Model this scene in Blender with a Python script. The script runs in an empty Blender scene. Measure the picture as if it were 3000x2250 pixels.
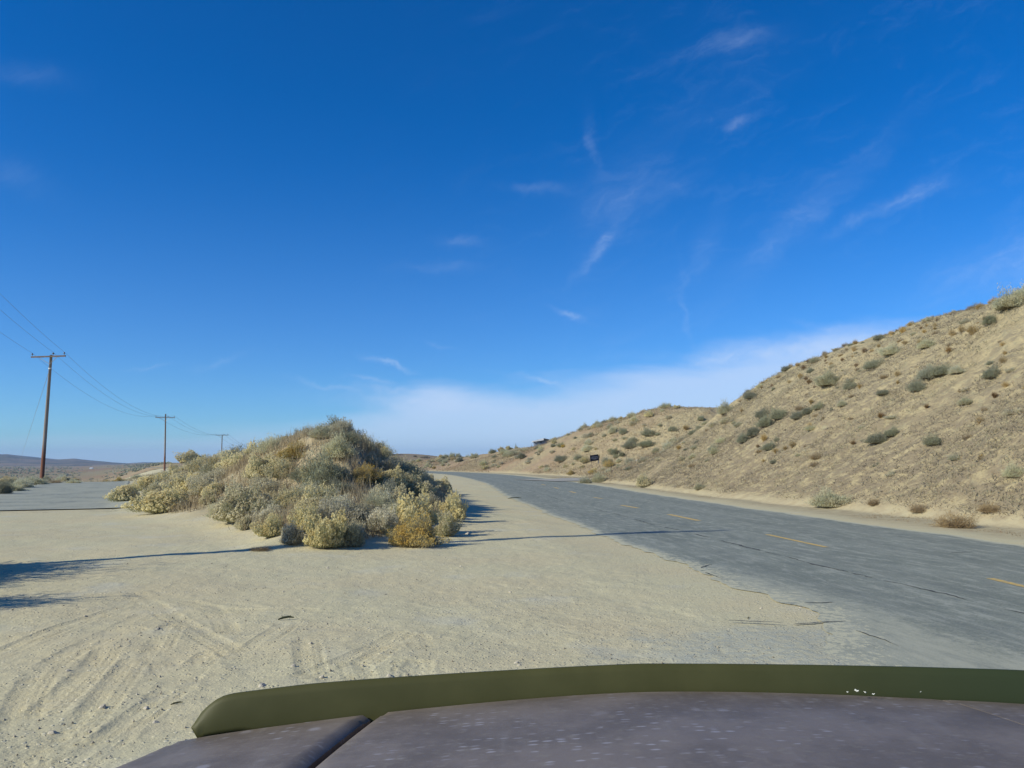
import bpy, math, random
import numpy as np
from mathutils import Vector
R = math.radians
sc = bpy.context.scene
# ------------------------------------------------------------------ camera
cam = bpy.data.cameras.new('camera'); camo = bpy.data.objects.new('camera', cam); sc.collection.objects.link(camo)
camo.location = (0, 0, 1.65); camo.rotation_euler = (R(90+5.69), 0, 0)
cam.sensor_width = 36; cam.lens = 36*2310/3000; cam.clip_start = .05; cam.clip_end = 30000
sc.camera = camo
# ------------------------------------------------------------------ sun and sky
SUN_EL = 28.0
LDIR = Vector((.893*math.cos(R(SUN_EL)), .45*math.cos(R(SUN_EL)), -math.sin(R(SUN_EL))))
sun = bpy.data.lights.new('sun', 'SUN'); suno = bpy.data.objects.new('sun', sun); sc.collection.objects.link(suno)
sun.energy = 3.9; sun.angle = R(.55); sun.color = (1.0, .955, .78)
suno.rotation_euler = LDIR.to_track_quat('-Z', 'Y').to_euler(); suno.location = (-30, -15, 25)
sc.view_settings.view_transform = 'Standard'; sc.view_settings.look = 'None'
sc.view_settings.exposure = 0.40; sc.view_settings.gamma = 1
class NT:
    def __init__(s, tree): s.t = tree; s.n = tree.nodes; s.l = tree.links
    def new(s, typ, **kw):
        n = s.n.new(typ)
        for k, v in kw.items(): setattr(n, k, v)
        return n
    def put(s, sock, v):
        if isinstance(v, bpy.types.NodeSocket): s.l.new(v, sock)
        elif isinstance(v, (tuple, list)):
            v = tuple(v)
            if len(sock.default_value) == 4 and len(v) == 3: v = v+(1,)
            sock.default_value = v
        else: sock.default_value = v
    def m(s, op, a, b=None, c=None, clamp=False):
        n = s.new('ShaderNodeMath', operation=op, use_clamp=clamp)
        s.put(n.inputs[0], a)
        if b is not None: s.put(n.inputs[1], b)
        if c is not None: s.put(n.inputs[2], c)
        return n.outputs[0]
    def vm(s, op, a, b=None):
        n = s.new('ShaderNodeVectorMath', operation=op); s.put(n.inputs[0], a)
        if b is not None: s.put(n.inputs[1], b)
        return n.outputs[0]
    def mix(s, f, a, b, mode='MIX'):
        n = s.new('ShaderNodeMix', data_type='RGBA', blend_type=mode)
        s.put(n.inputs[0], f); s.put(n.inputs[6], a); s.put(n.inputs[7], b)
        return n.outputs[2]
    def noise(s, vec, scale, detail=3, rough=.55, dist=0, col=False):
        n = s.new('ShaderNodeTexNoise'); s.put(n.inputs['Vector'], vec)
        n.inputs['Scale'].default_value = scale; n.inputs['Detail'].default_value = detail
        n.inputs['Roughness'].default_value = rough; n.inputs['Distortion'].default_value = dist
        return n.outputs[1 if col else 0]
    def vor(s, vec, scale, feat='F1'):
        n = s.new('ShaderNodeTexVoronoi', feature=feat); s.put(n.inputs['Vector'], vec); n.inputs['Scale'].default_value = scale
        return n
    def ss(s, x, a, b):                                # smoothstep ramp
        n = s.new('ShaderNodeMapRange', interpolation_type='SMOOTHSTEP'); s.put(n.inputs[0], x)
        n.inputs[1].default_value = a; n.inputs[2].default_value = b
        return n.outputs[0]
    def sep(s, v):
        n = s.new('ShaderNodeSeparateXYZ'); s.put(n.inputs[0], v); return n.outputs
    def comb(s, x, y, z=0.0):
        n = s.new('ShaderNodeCombineXYZ'); s.put(n.inputs[0], x); s.put(n.inputs[1], y); s.put(n.inputs[2], z); return n.outputs[0]
world = bpy.data.worlds.new('World'); sc.world = world; world.use_nodes = True
w = NT(world.node_tree); w.n.clear()
sky = w.new('ShaderNodeTexSky', sky_type='NISHITA'); sky.sun_disc = False
sky.sun_elevation = R(SUN_EL); sky.sun_rotation = math.atan2(-LDIR.x, -LDIR.y)
sky.altitude = 1200; sky.air_density = 1.0; sky.dust_density = .35; sky.ozone_density = 4.0
hs = w.new('ShaderNodeHueSaturation'); w.put(hs.inputs['Color'], sky.outputs[0])
hs.inputs['Saturation'].default_value = 1.36; hs.inputs['Value'].default_value = 1.0
tc = w.new('ShaderNodeTexCoord'); dx, dy, dz = w.sep(tc.outputs['Generated'])
dyc = w.m('MAXIMUM', dy, .03)
U = w.m('DIVIDE', dx, dyc); V = w.m('DIVIDE', dz, dyc)
warp = w.noise(w.comb(U, V, 0.3), 6.0, 6, .65, 0, True); wx, wy, wz = w.sep(warp)
Uw = w.m('ADD', U, w.m('MULTIPLY', w.m('SUBTRACT', wx, .5), .10)); Vw = w.m('ADD', V, w.m('MULTIPLY', w.m('SUBTRACT', wy, .5), .075))
# ice clouds: (photo x, y, half length, half width, tilt in degrees, strength)
WISPS = [(2165,125,100,30,12,.26),(2174,362,40,12,30,.22),(1742,425,80,13,-70,.16),(1600,549,95,16,-3,.17),(1800,575,130,60,30,.15),
 (1758,722,105,17,58,.34),(1905,590,190,40,35,.12),(2380,600,290,38,42,.20),(2220,740,110,24,25,.12),(2660,572,115,24,18,.30),(2500,650,130,18,28,.12),(2960,770,230,70,22,.30),
 (1675,930,52,9,-14,.40),(1100,1120,80,7,-6,.30),(2425,950,100,11,-9,.34),(1992,900,105,7,-80,.13),(1143,1068,62,7,-13,.55),(1160,1143,95,9,-3,.40),
 (960,1137,95,7,-10,.28),(427,1079,70,6,0,.22),(650,1072,75,11,18,.16),(1345,712,60,15,-3,.16),(1290,778,100,14,-8,.12),(80,215,110,32,-8,.12),(1290,1005,40,5,-15,.22),
 (1560,1107,75,9,-10,.45),(1200,1180,260,30,-3,.28),(2000,360,300,60,30,.05),(1500,1250,600,60,2,.10),(30,520,120,40,-20,.10),(2100,1035,230,22,2,.30),(2300,1010,260,30,6,.30),(2050,700,130,30,60,.08)]
def dirplane(px, py):
    X = (px-1500)/2310; Y = -(py-1125)/2310; th = R(5.69)
    return X/(math.cos(th)-Y*math.sin(th)), (math.sin(th)+Y*math.cos(th))/(math.cos(th)-Y*math.sin(th))
tot = None
for (px, py, L, W, ang, st) in WISPS:
    u0, v0 = dirplane(px, py); ca, sa = math.cos(R(ang)), math.sin(R(ang))
    a = w.m('SUBTRACT', Uw, u0); b = w.m('SUBTRACT', Vw, v0)
    p = w.m('MULTIPLY', w.m('ADD', w.m('MULTIPLY', a, ca), w.m('MULTIPLY', b, sa)), 2310/L)
    q = w.m('MULTIPLY', w.m('SUBTRACT', w.m('MULTIPLY', b, ca), w.m('MULTIPLY', a, sa)), 2310/W)
    e = w.m('MULTIPLY', w.m('EXPONENT', w.m('MULTIPLY', w.m('ADD', w.m('MULTIPLY', p, p), w.m('MULTIPLY', q, q)), -1.0)), st*.52)
    tot = e if tot is None else w.m('ADD', tot, e)
fib = w.noise(w.comb(w.m('ADD', w.m('MULTIPLY', Uw, 3.2), w.m('MULTIPLY', Vw, 2.2)), w.m('SUBTRACT', w.m('MULTIPLY', Vw, 12.0), w.m('MULTIPLY', Uw, 6.0)), .2), 3.0, 8, .68, .5)
tot = w.m('MULTIPLY', tot, w.m('ADD', .30, w.m('MULTIPLY', w.ss(fib, .30, .75), 1.0)))
# the low veil of thin cloud that fills the sky above the horizon, higher towards the right
big = w.noise(w.comb(w.m('MULTIPLY', U, 1.6), w.m('MULTIPLY', V, 8.0), 2.0), 1.7, 6, .55, .4)
rise = w.m('ADD', w.m('MULTIPLY', w.ss(U, -.32, -.06), .058), w.m('MULTIPLY', w.ss(U, -.05, .45), .075))
edge = w.m('ADD', w.m('ADD', .036, rise), w.m('MULTIPLY', w.m('SUBTRACT', big, .5), .11))
below = w.m('SUBTRACT', edge, V)
bk = w.m('MULTIPLY', w.ss(below, -.012, .035), w.m('ADD', .52, w.m('MULTIPLY', w.ss(U, -.45, .0), .14)))
thin = w.m('MULTIPLY', w.m('MULTIPLY', w.ss(fib, .48, .85), .045), w.ss(U, -.3, .3))
# rest of the sky (behind and overhead) only gets a little cirrus
front = w.ss(dy, .02, .12)
veil = w.m('MULTIPLY', w.ss(V, .42, .0), .05)
mask = w.m('MULTIPLY', w.m('ADD', w.m('ADD', w.m('ADD', tot, bk), thin), veil), front, clamp=True)
tint = w.mix(w.ss(V, .28, .03), (.78, .93, 1.17), (.56, .87, 1.16))
skyc = w.mix(1.0, hs.outputs[0], tint, 'MULTIPLY')
cl = w.mix(mask, skyc, (5.0, 6.2, 8.2))
bg = w.new('ShaderNodeBackground'); w.put(bg.inputs[0], cl); bg.inputs[1].default_value = .093
wo = w.new('ShaderNodeOutputWorld'); w.l.new(bg.outputs[0], wo.inputs[0])
# ------------------------------------------------------------------ terrain maths (numpy)
F, TH, EYE = 2310.0, math.radians(5.69), 1.65       # focal length in photo pixels, pitch, eye height
def ray(px, py):
    X = (px-1500)/F; Y = -(py-1125)/F
    return np.array([X, math.cos(TH)-Y*math.sin(TH), math.sin(TH)+Y*math.cos(TH)])
def flat(px, py, z=0.0):
    d = ray(px, py); t = (z-EYE)/d[2]
    return np.array([d[0]*t, d[1]*t])
def project(P):
    x, y, z = P[0], P[1], P[2]-EYE
    c, s = math.cos(TH), math.sin(TH)
    dep = y*c+z*s; up = -y*s+z*c
    return 1500+F*x/dep, 1125-F*up/dep
def elev(py):                                        # tan of elevation for a pixel row near the middle
    d = ray(1500, py); return d[2]/d[1]
def sstep(a, b, x):
    t = np.clip((x-a)/(b-a), 0, 1); return t*t*(3-2*t)
_rs = np.random.RandomState(11)
_tab = _rs.rand(256, 256)*2-1
def vnoise(x, y):
    xi = np.floor(x).astype(np.int64); yi = np.floor(y).astype(np.int64)
    fx = x-xi; fy = y-yi
    fx = fx*fx*fx*(fx*(fx*6-15)+10); fy = fy*fy*fy*(fy*(fy*6-15)+10)
    a = _tab[xi & 255, yi & 255]; b = _tab[(xi+1) & 255, yi & 255]
    c = _tab[xi & 255, (yi+1) & 255]; d = _tab[(xi+1) & 255, (yi+1) & 255]
    return (a*(1-fx)+b*fx)*(1-fy)+(c*(1-fx)+d*fx)*fy
def fbm(x, y, oct=3, seed=0):
    r = 0; amp = 1; tot = 0
    for k in range(oct):
        ca, sa = math.cos(.7+k*1.3), math.sin(.7+k*1.3)
        r = r+amp*vnoise((x*ca-y*sa)*2**k+seed*17.3+k*5.1, (x*sa+y*ca)*2**k+seed*9.7-k*3.3)
        tot += amp; amp *= .5
    return r/tot
def resample(P, step):
    P = np.array(P, float); seg = np.hypot(*(P[1:]-P[:-1]).T); s = np.r_[0, np.cumsum(seg)]
    n = int(s[-1]/step)+1; q = np.linspace(0, s[-1], n)
    return np.c_[np.interp(q, s, P[:, 0]), np.interp(q, s, P[:, 1])]
def smooth(P, k):
    for _ in range(k):
        Q = P.copy(); Q[1:-1] = (P[:-2]+2*P[1:-1]+P[2:])/4; P = Q
    return P
# the road: left and right edges read off the photograph on the flat ground
LE = [flat(*p) for p in [(2720,1930),(2484,1822),(2270,1749),(2123,1698),(1976,1652),(1797,1585),(1721,1552),(1641,1520),(1562,1491),(1489,1462),(1460,1440),(1431,1418),(1374,1402),(1319,1391)]]
RE = [flat(*p) for p in [(3000,1596),(2745,1571),(2522,1541),(2333,1516),(2099,1476),(1900,1456),(1753,1431),(1670,1418),(1587,1406),(1453,1395),(1323,1389)]]
HALF = 3.95
def _centre():
    pts = []
    LEr = resample(LE, 1.0); LEr = smooth(LEr, 30)
    for i in range(3, len(LEr)-3, 4):
        t = LEr[i+2]-LEr[i-2]; t = t/np.hypot(*t)
        pts.append(LEr[i]+HALF*np.array([t[1], -t[0]]))
    t0 = pts[2]-pts[0]; t0 = t0/np.hypot(*t0)
    head = [pts[0]-t0*k for k in range(90, 0, -5)]
    tail = []; p = pts[-1].copy(); h = math.atan2(-(pts[-1]-pts[-3])[0], (pts[-1]-pts[-3])[1])
    for k in range(90):
        h = min(h+math.radians(1.6), math.radians(46)); p = p+5*np.array([-math.sin(h), math.cos(h)]); tail.append(p.copy())
    return smooth(resample(head+pts+tail, 2.0), 12)
CL = _centre()
CS = np.r_[0, np.cumsum(np.hypot(*(CL[1:]-CL[:-1]).T))]
def _tan(P):
    T = np.gradient(P, axis=0); return T/np.hypot(T[:, 0], T[:, 1])[:, None]
CT = _tan(CL); CN = np.c_[CT[:, 1], -CT[:, 0]]       # CN points right of the road
def road_sd(x, y):
    x = np.asarray(x, float).ravel(); y = np.asarray(y, float).ravel()
    S = np.zeros(len(x)); D = np.zeros(len(x))
    for a in range(0, len(x), 20000):
        X = x[a:a+20000, None]-CL[None, :, 0]; Y = y[a:a+20000, None]-CL[None, :, 1]
        i = np.argmin(X*X+Y*Y, axis=1); k = np.arange(len(i))
        dx = X[k, i]; dy = Y[k, i]
        S[a:a+20000] = CS[i]+dx*CT[i, 0]+dy*CT[i, 1]
        D[a:a+20000] = dx*CN[i, 0]+dy*CN[i, 1]
    return S, D
_iy = int(np.argmin(np.abs(CL[:, 1]-0)+1e3*(CL[:, 1] > 60))); S0 = CS[_iy]      # s of the road beside the car
# cut bank right of the road: toe offset, crest offset and crest height along the road
HS = np.array([-200, 0, 10, 18, 30, 45, 60, 70, 80, 92, 105, 120, 140, 170, 210, 260, 330, 600], float)+S0
TOE = np.array([10, 10, 9, 7.5, 6.2, 5.8, 6, 6.5, 8, 9.5, 7.5, 6.5, 6, 6, 6, 6, 6, 6], float)
WID = np.array([17, 17, 17, 17, 17, 17, 16, 16, 16, 17, 19, 19, 18, 17, 16, 16, 16, 16], float)
HCS = np.array([86.1, 116.1, 118.1, 124.1, 126.1, 132.1, 136.1, 140.1, 146.1, 152.1, 162.1, 174.1, 186.2, 202.2, 214.2, 220.2, 224.2, 240.2, 248.2, 254.2, 262.2, 268.2, 274.2, 474.2])
HC = np.array([10.51, 10.51, 10.08, 10.25, 9.92, 9.73, 9.56, 9.24, 6.73, 5.82, 2.9, 8.26, 9.34, 8.13, 5.79, 5.37, 4.76, 4.05, 3.53, 2.49, 3.11, 1.81, 1.0, 1.0])
SIDE_R = [flat(*p) for p in [(395,1496),(375,1478),(352,1455),(335,1432),(328,1414)]]
SIDE_L = [flat(*p) for p in [(-330,1496),(-140,1470),(0,1447),(126,1424),(186,1414)]]
_sc = smooth(resample([flat(30,1497)]+[(np.array(SIDE_R[k])+np.array(SIDE_L[k]))/2 for k in (2,3,4)], 1.0), 10)
def poly_sd(poly, x, y):                              # signed distance, inside positive
    poly = np.array(poly); n = len(poly); d = np.full(x.shape, 1e9); ins = np.zeros(x.shape, bool)
    for i in range(n):
        a, b = poly[i], poly[(i+1) % n]; e = b-a
        t = np.clip(((x-a[0])*e[0]+(y-a[1])*e[1])/(e@e), 0, 1)
        d = np.minimum(d, np.hypot(x-a[0]-t*e[0], y-a[1]-t*e[1]))
        c = ((a[1] > y) != (b[1] > y)) & (x < (b[0]-a[0])*(y-a[1])/(b[1]-a[1]+1e-12)+a[0]); ins ^= c
    return np.where(ins, d, -d)
MOUND = [(-4.6,15.6),(-2.6,16.2),(-1.2,18.5),(-.9,24),(-1.6,32),(-3.6,46),(-8,64),(-20,84),(-34,84),(-30,64),(-21.5,46),(-17.5,37),(-13.2,28),(-10.8,24.0),(-7.2,20)]
# crest height of the mound against azimuth, read off the skyline (bush height taken off)
MPX = np.array([300, 340, 400, 470, 510, 540, 590, 650, 740, 810, 850, 900, 950, 1000, 1050, 1101, 1178, 1250, 1330, 1400])
MPY = np.array([1445, 1430, 1412, 1396, 1384, 1376, 1368, 1362, 1346, 1330, 1311, 1292, 1284, 1291, 1306, 1336, 1366, 1404, 1455, 1472])
MA = (MPX-1500)/F
ME = np.array([elev(v) for v in MPY])
def mound_h(x, y):
    sd = poly_sd(MOUND, x, y)
    a = np.clip(x/np.maximum(y, 1), MA[0], MA[-1])
    ridge = 31.0
    top = np.maximum(EYE+np.interp(a, MA, ME)*ridge, .15)
    f = sstep(-1.0, 1.2, sd)*.14+.86*sstep(0, 1, sd/(4.2+4.2*sstep(27, 19, y)))
    back = 1-.55*sstep(36, 75, y)
    return top*f*back
def terrain(x, y, detail=True):
    sh = np.shape(x); x = np.asarray(x, float).ravel(); y = np.asarray(y, float).ravel()
    S, D = road_sd(x, y)
    toe = np.interp(S, HS, TOE); wid = np.interp(S, HS, WID); hc = np.interp(S, HCS, HC)
    w1 = fbm(S*.06, D*.04, 2, 3)
    w2 = fbm(S*.25, D*.12, 2, 5)
    near = (y < 400)
    t = np.clip((D-toe-w1*.8-w2*.5)/wid, 0, 1)
    h = hc*(1-(1-t**1.2)**1.55)*np.where(D > 0, 1, 0)
    hillm = np.where(D > 0, sstep(0, .06, t), 0)
    h = h*(1-.0*D)
    # the sandy spoil bank at the right edge of the view
    h = h+.9*np.exp(-((S-S0-17)/5)**2-((D-11.5)/2.6)**2)
    mh = mound_h(x, y); mm = sstep(0, .35, mh)
    h = h+mh
    a = x/np.maximum(np.abs(y), 1)
    drop = sstep(-.43, -.54, a)*np.where(y > 0, 1, 0)
    z = -.036*np.clip(y-67, 0, 330); z = np.where(y > 0, z, 0)
    rim = sstep(62, 76, y)
    h = h+drop*rim*z
    far = sstep(500, 1500, np.hypot(x, y))
    h = h+8.6*np.exp(-((x+97)/55)**2-((y-700)/80)**2)
    plain = drop*sstep(300, 700, y)
    h = h+plain*(1.6*fbm(x*.004, y*.0016, 3, 8))
    rd = np.abs(D); roadm = sstep(HALF+.3, HALF+1.5, rd)
    sdist = np.hypot(x[:, None]-_sc[None, ::4, 0], y[:, None]-_sc[None, ::4, 1]).min(1) if len(x) < 3000 else _side_dist(x, y)
    sidem = sstep(3.4, 4.8, sdist)
    free = roadm*sidem
    if detail:
        r = np.hypot(x, y); fade = 1-sstep(120, 400, r)
        flatg = (1-hillm)*(1-mm)
        h = h+free*fade*(.035*fbm(x*.28, y*.28, 3, 1)*flatg*1.4+.010*fbm(x*2.2, y*2.2, 2, 2)*flatg)
        h = h+free*fade*mm*.16*fbm(x*.5, y*.5, 3, 4)
        rill = fbm(S*.8+D*.25, D*.38, 3, 6)
        h = h+hillm*(np.minimum(t*6, 1))*(.38*fbm(S*.12, D*.14, 2, 9)+.12*rill+.12*fbm(x*1.3, y*1.3, 3, 7))*fade
        h = h+hillm*fade*.05*fbm(x*4.5, y*4.5, 2, 12)
    h = h-(1-free)*.006
    return h.reshape(sh), S.reshape(sh), D.reshape(sh), hillm.reshape(sh), mm.reshape(sh), plain.reshape(sh), free.reshape(sh)
def _side_dist(x, y):
    out = np.full(len(x), 99.0)
    m = (x > -60) & (x < -2) & (y > 15) & (y < 80)
    if m.any():
        X = x[m]; Y = y[m]; o = np.full(len(X), 99.0)
        for p in _sc[::3]: o = np.minimum(o, np.hypot(X-p[0], Y-p[1]))
        out[m] = o
    return out
def ground(x, y):
    return float(terrain(np.array([x]), np.array([y]))[0][0])
def hits(pix, tmax=900):                             # where the line of sight through photo pixels meets the ground
    T = 4*(tmax/4)**(np.linspace(0, 1, 420)); out = []
    P = np.array([ray(*p) for p in pix])
    X = P[:, 0:1]*T; Y = P[:, 1:2]*T; Z = EYE+P[:, 2:3]*T
    H = terrain(X.ravel(), Y.ravel())[0].reshape(X.shape)
    for i in range(len(pix)):
        below = np.nonzero(Z[i] < H[i])[0]
        if len(below) == 0: out.append(None); continue
        k = below[0]
        if k > 0:
            g0 = Z[i, k-1]-H[i, k-1]; g1 = Z[i, k]-H[i, k]; u = g0/(g0-g1+1e-9)
        else: k = 1; u = 0
        t = T[k-1]+(T[k]-T[k-1])*u
        out.append((P[i, 0]*t, P[i, 1]*t, EYE+P[i, 2]*t, t))
    return out
# ------------------------------------------------------------------ helpers
COL = sc.collection
rnd = random.Random(5)
def tag(o, label=None, cat=None, group=None, kind=None):
    for k, v in (('label', label), ('category', cat), ('group', group), ('kind', kind)):
        if v: o[k] = v
    return o
def empty(name, loc, rz=0.0):
    o = bpy.data.objects.new(name, None); COL.objects.link(o); o.location = loc; o.rotation_euler = (0, 0, rz)
    o.empty_display_size = .1
    return o
def link(name, me, mat, parent=None, loc=(0, 0, 0)):
    o = bpy.data.objects.new(name, me); COL.objects.link(o); o.location = loc
    if mat and not me.materials: me.materials.append(mat)
    if parent: o.parent = parent
    return o
def np_mesh(name, V, Fc, smooth=False):
    V = np.asarray(V, np.float32); Fc = np.asarray(Fc, np.int32); k = Fc.shape[1]
    me = bpy.data.meshes.new(name)
    me.vertices.add(len(V)); me.vertices.foreach_set('co', V.ravel())
    me.loops.add(Fc.size); me.loops.foreach_set('vertex_index', Fc.ravel())
    me.polygons.add(len(Fc)); me.polygons.foreach_set('loop_start', np.arange(0, Fc.size, k, dtype=np.int32))
    me.update(calc_edges=True)
    if smooth: me.polygons.foreach_set('use_smooth', np.ones(len(Fc), bool))
    return me
def tris(name, T):                                    # (n,3,3) loose triangles
    T = np.asarray(T); n = len(T)
    return np_mesh(name, T.reshape(-1, 3), np.arange(n*3).reshape(n, 3))
class MB:
    def __init__(s): s.v = []; s.f = []
    def add(s, vs, fs):
        b = len(s.v); s.v += [tuple(map(float, p)) for p in vs]; s.f += [tuple(b+i for i in f) for f in fs]
    def box(s, lo, hi):
        x0, y0, z0 = lo; x1, y1, z1 = hi
        s.add([(x0,y0,z0),(x1,y0,z0),(x1,y1,z0),(x0,y1,z0),(x0,y0,z1),(x1,y0,z1),(x1,y1,z1),(x0,y1,z1)],
              [(0,3,2,1),(4,5,6,7),(0,1,5,4),(1,2,6,5),(2,3,7,6),(3,0,4,7)])
    def tube(s, pts, rad, n=8, cap=True):
        pts = [Vector(p) for p in pts]; m = len(pts); rad = rad if isinstance(rad, (list, tuple)) else [rad]*m
        vs = []
        for i, p in enumerate(pts):
            t = (pts[min(i+1, m-1)]-pts[max(i-1, 0)]).normalized()
            a = t.cross(Vector((0, 0, 1)) if abs(t.z) < .9 else Vector((1, 0, 0))).normalized(); b = t.cross(a)
            vs += [p+(a*math.cos(6.28319*k/n)+b*math.sin(6.28319*k/n))*rad[i] for k in range(n)]
        fs = [(i*n+k, i*n+(k+1) % n, (i+1)*n+(k+1) % n, (i+1)*n+k) for i in range(m-1) for k in range(n)]
        if cap: fs += [tuple(range(n)), tuple((m-1)*n+k for k in reversed(range(n)))]
        s.add(vs, fs)
    def mesh(s, name, smooth=False):
        me = bpy.data.meshes.new(name); me.from_pydata(s.v, [], s.f); me.update()
        if smooth: me.polygons.foreach_set('use_smooth', np.ones(len(s.f), bool))
        return me
    def build(s, name, mat, parent=None, smooth=False): return link(name, s.mesh(name, smooth), mat, parent)
def material(name, rough=.85, spec=.25):
    m = bpy.data.materials.new(name); m.use_nodes = True; t = NT(m.node_tree); b = t.n['Principled BSDF']
    b.inputs['Roughness'].default_value = rough; b.inputs['Specular IOR Level'].default_value = spec
    return m, t, b
def bump(t, b, h, strength, dist):
    n = t.new('ShaderNodeBump'); n.inputs['Strength'].default_value = strength; n.inputs['Distance'].default_value = dist
    t.put(n.inputs['Height'], h); t.l.new(n.outputs[0], b.inputs['Normal'])
def plain(name, col, rough=.7, var=.15, scale=20, spec=.3, metal=0):
    m, t, b = material(name, rough, spec); b.inputs['Metallic'].default_value = metal
    tcn = t.new('ShaderNodeTexCoord'); n = t.noise(tcn.outputs['Object'], scale, 4)
    c = t.mix(t.ss(n, .3, .7), tuple(c*(1-var) for c in col), tuple(min(1, c*(1+var)) for c in col)); t.put(b.inputs[0], c)
    return m
def leafmat(name, c1, c2, c3, rough=.8, trans=.42):
    """dry foliage: colour differs from sprig to sprig, from clump to clump and from plant to plant"""
    m, t, b = material(name, rough, .15)
    geo = t.new('ShaderNodeNewGeometry'); oi = t.new('ShaderNodeObjectInfo'); tcn = t.new('ShaderNodeTexCoord')
    n = t.noise(tcn.outputs['Object'], 2.6, 2)
    c = t.mix(geo.outputs['Random Per Island'], c1, c2)
    c = t.mix(t.ss(n, .42, .66), c, c3)
    hsn = t.new('ShaderNodeHueSaturation'); t.put(hsn.inputs['Color'], c)
    t.put(hsn.inputs['Value'], t.m('ADD', .82, t.m('MULTIPLY', oi.outputs['Random'], .36)))
    t.put(hsn.inputs['Saturation'], t.m('ADD', .85, t.m('MULTIPLY', t.m('FRACT', t.m('MULTIPLY', oi.outputs['Random'], 7.31)), .3)))
    t.put(b.inputs[0], hsn.outputs[0])
    tr = t.new('ShaderNodeBsdfTranslucent'); t.put(tr.inputs[0], hsn.outputs[0])
    mx = t.new('ShaderNodeMixShader'); mx.inputs[0].default_value = trans
    t.l.new(b.outputs[0], mx.inputs[1]); t.l.new(tr.outputs[0], mx.inputs[2])
    t.l.new(mx.outputs[0], t.n['Material Output'].inputs[0])
    return m
# ------------------------------------------------------------------ ground material
SAND = (.55, .50, .315)
gm, t, b = material('sandy_ground', .95, .12)
geo = t.new('ShaderNodeNewGeometry'); P = geo.outputs['Position']
uv = t.new('ShaderNodeUVMap'); uv.uv_map = 'road'; su, sv, _ = t.sep(uv.outputs[0])
def att(nm):
    n = t.new('ShaderNodeAttribute'); n.attribute_name = nm; return n.outputs['Fac']
hill, mnd, pln, near_ = att('hill'), att('mound'), att('plain'), att('tread')
px_, py_, pz_ = t.sep(P)
n1 = t.noise(P, .35, 5, .6); n2 = t.noise(P, 2.2, 5, .62); n3 = t.noise(P, 11, 4, .65); n4 = t.noise(P, 55, 3, .7)
c = t.mix(t.ss(n1, .36, .64), SAND, (.56, .485, .30))
c = t.mix(t.m('MULTIPLY', t.ss(n2, .50, .72), .45), c, (.49, .45, .32))
c = t.mix(t.m('MULTIPLY', t.ss(n2, .52, .30), .35), c, (.57, .52, .35))
n5 = t.noise(P, .8, 3, .5)
c = t.mix(t.m('MULTIPLY', t.ss(n5, .55, .75), .5), c, (.53, .515, .41))
# fine grit: dark and light grains
g1 = t.vor(P, 75); g2 = t.vor(P, 28)
grit = t.ss(t.sep(g1.outputs['Color'])[0], .80, .97)
c = t.mix(t.m('MULTIPLY', grit, .30), c, (.34, .31, .23))
gr2 = t.m('MULTIPLY', t.ss(t.sep(g2.outputs['Color'])[1], .88, .97), t.ss(g2.outputs['Distance'], .45, .25))
c = t.mix(t.m('MULTIPLY', gr2, .5), c, (.66, .62, .50))
gr3 = t.m('MULTIPLY', t.ss(t.sep(g2.outputs['Color'])[2], .86, .95), t.ss(g2.outputs['Distance'], .40, .2))
c = t.mix(t.m('MULTIPLY', gr3, .45), c, (.28, .25, .19))
# grey gravel spilt along the edge of the asphalt close by
ex = t.m('MULTIPLY', t.m('SUBTRACT', px_, 2.7), .42); ey = t.m('MULTIPLY', t.m('SUBTRACT', py_, 7.1), .62)
er = t.m('ADD', t.m('SQRT', t.m('ADD', t.m('MULTIPLY', ex, ex), t.m('MULTIPLY', ey, ey))), t.m('MULTIPLY', t.m('SUBTRACT', n2, .5), 1.3))
gravel = t.m('MULTIPLY', t.ss(er, .95, .35), t.m('ADD', .45, t.m('MULTIPLY', t.ss(n3, .4, .6), .5)))
c = t.mix(gravel, c, (.39, .395, .32))
# orange tinted sand at the foot of the mound
mc = t.mix(t.ss(n2, .38, .62), (.40, .31, .19), (.31, .26, .165))
mc = t.mix(t.ss(n1, .5, .7), mc, (.27, .25, .155))
c = t.mix(t.m('MULTIPLY', mnd, .85), c, mc)
# the cut bank: bright tan sand, and streaks of grey and brown litter running down the slope
sl = t.comb(t.m('ADD', t.m('MULTIPLY', su, 1.6), t.m('MULTIPLY', sv, .7)), t.m('MULTIPLY', sv, 1.8), 0.0)
k1 = t.noise(sl, 1.3, 6, .68); k2 = t.noise(sl, .22, 4, .55); k3 = t.noise(P, 5.5, 5, .7)
hc_ = t.mix(t.ss(k1, .36, .70), (.47, .39, .225), (.39, .32, .19))
hc_ = t.mix(t.m('MULTIPLY', t.ss(k3, .50, .66), .60), hc_, (.22, .19, .13))
hc_ = t.mix(t.m('MULTIPLY', t.ss(t.noise(P, 2.1, 6, .7, .3), .52, .66), .5), hc_, (.29, .285, .19))
lit = t.m('MULTIPLY', t.ss(k1, .46, .58), t.ss(k2, .40, .56))
hc_ = t.mix(t.m('MULTIPLY', lit, .55), hc_, (.23, .21, .15))
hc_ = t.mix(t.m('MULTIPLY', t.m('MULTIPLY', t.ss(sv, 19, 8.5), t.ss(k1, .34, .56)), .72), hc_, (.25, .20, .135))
fr = t.ss(py_, 70, 150)
hc_ = t.mix(t.m('MULTIPLY', fr, t.ss(t.noise(P, .12, 4, .6), .4, .6)), hc_, (.33, .22, .15))
hc_ = t.mix(t.m('MULTIPLY', fr, .45), hc_, (.34, .27, .16))
toe_ = t.m('MULTIPLY', t.ss(sv, 4.2, 5.6), t.ss(sv, 40, 30))
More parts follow.
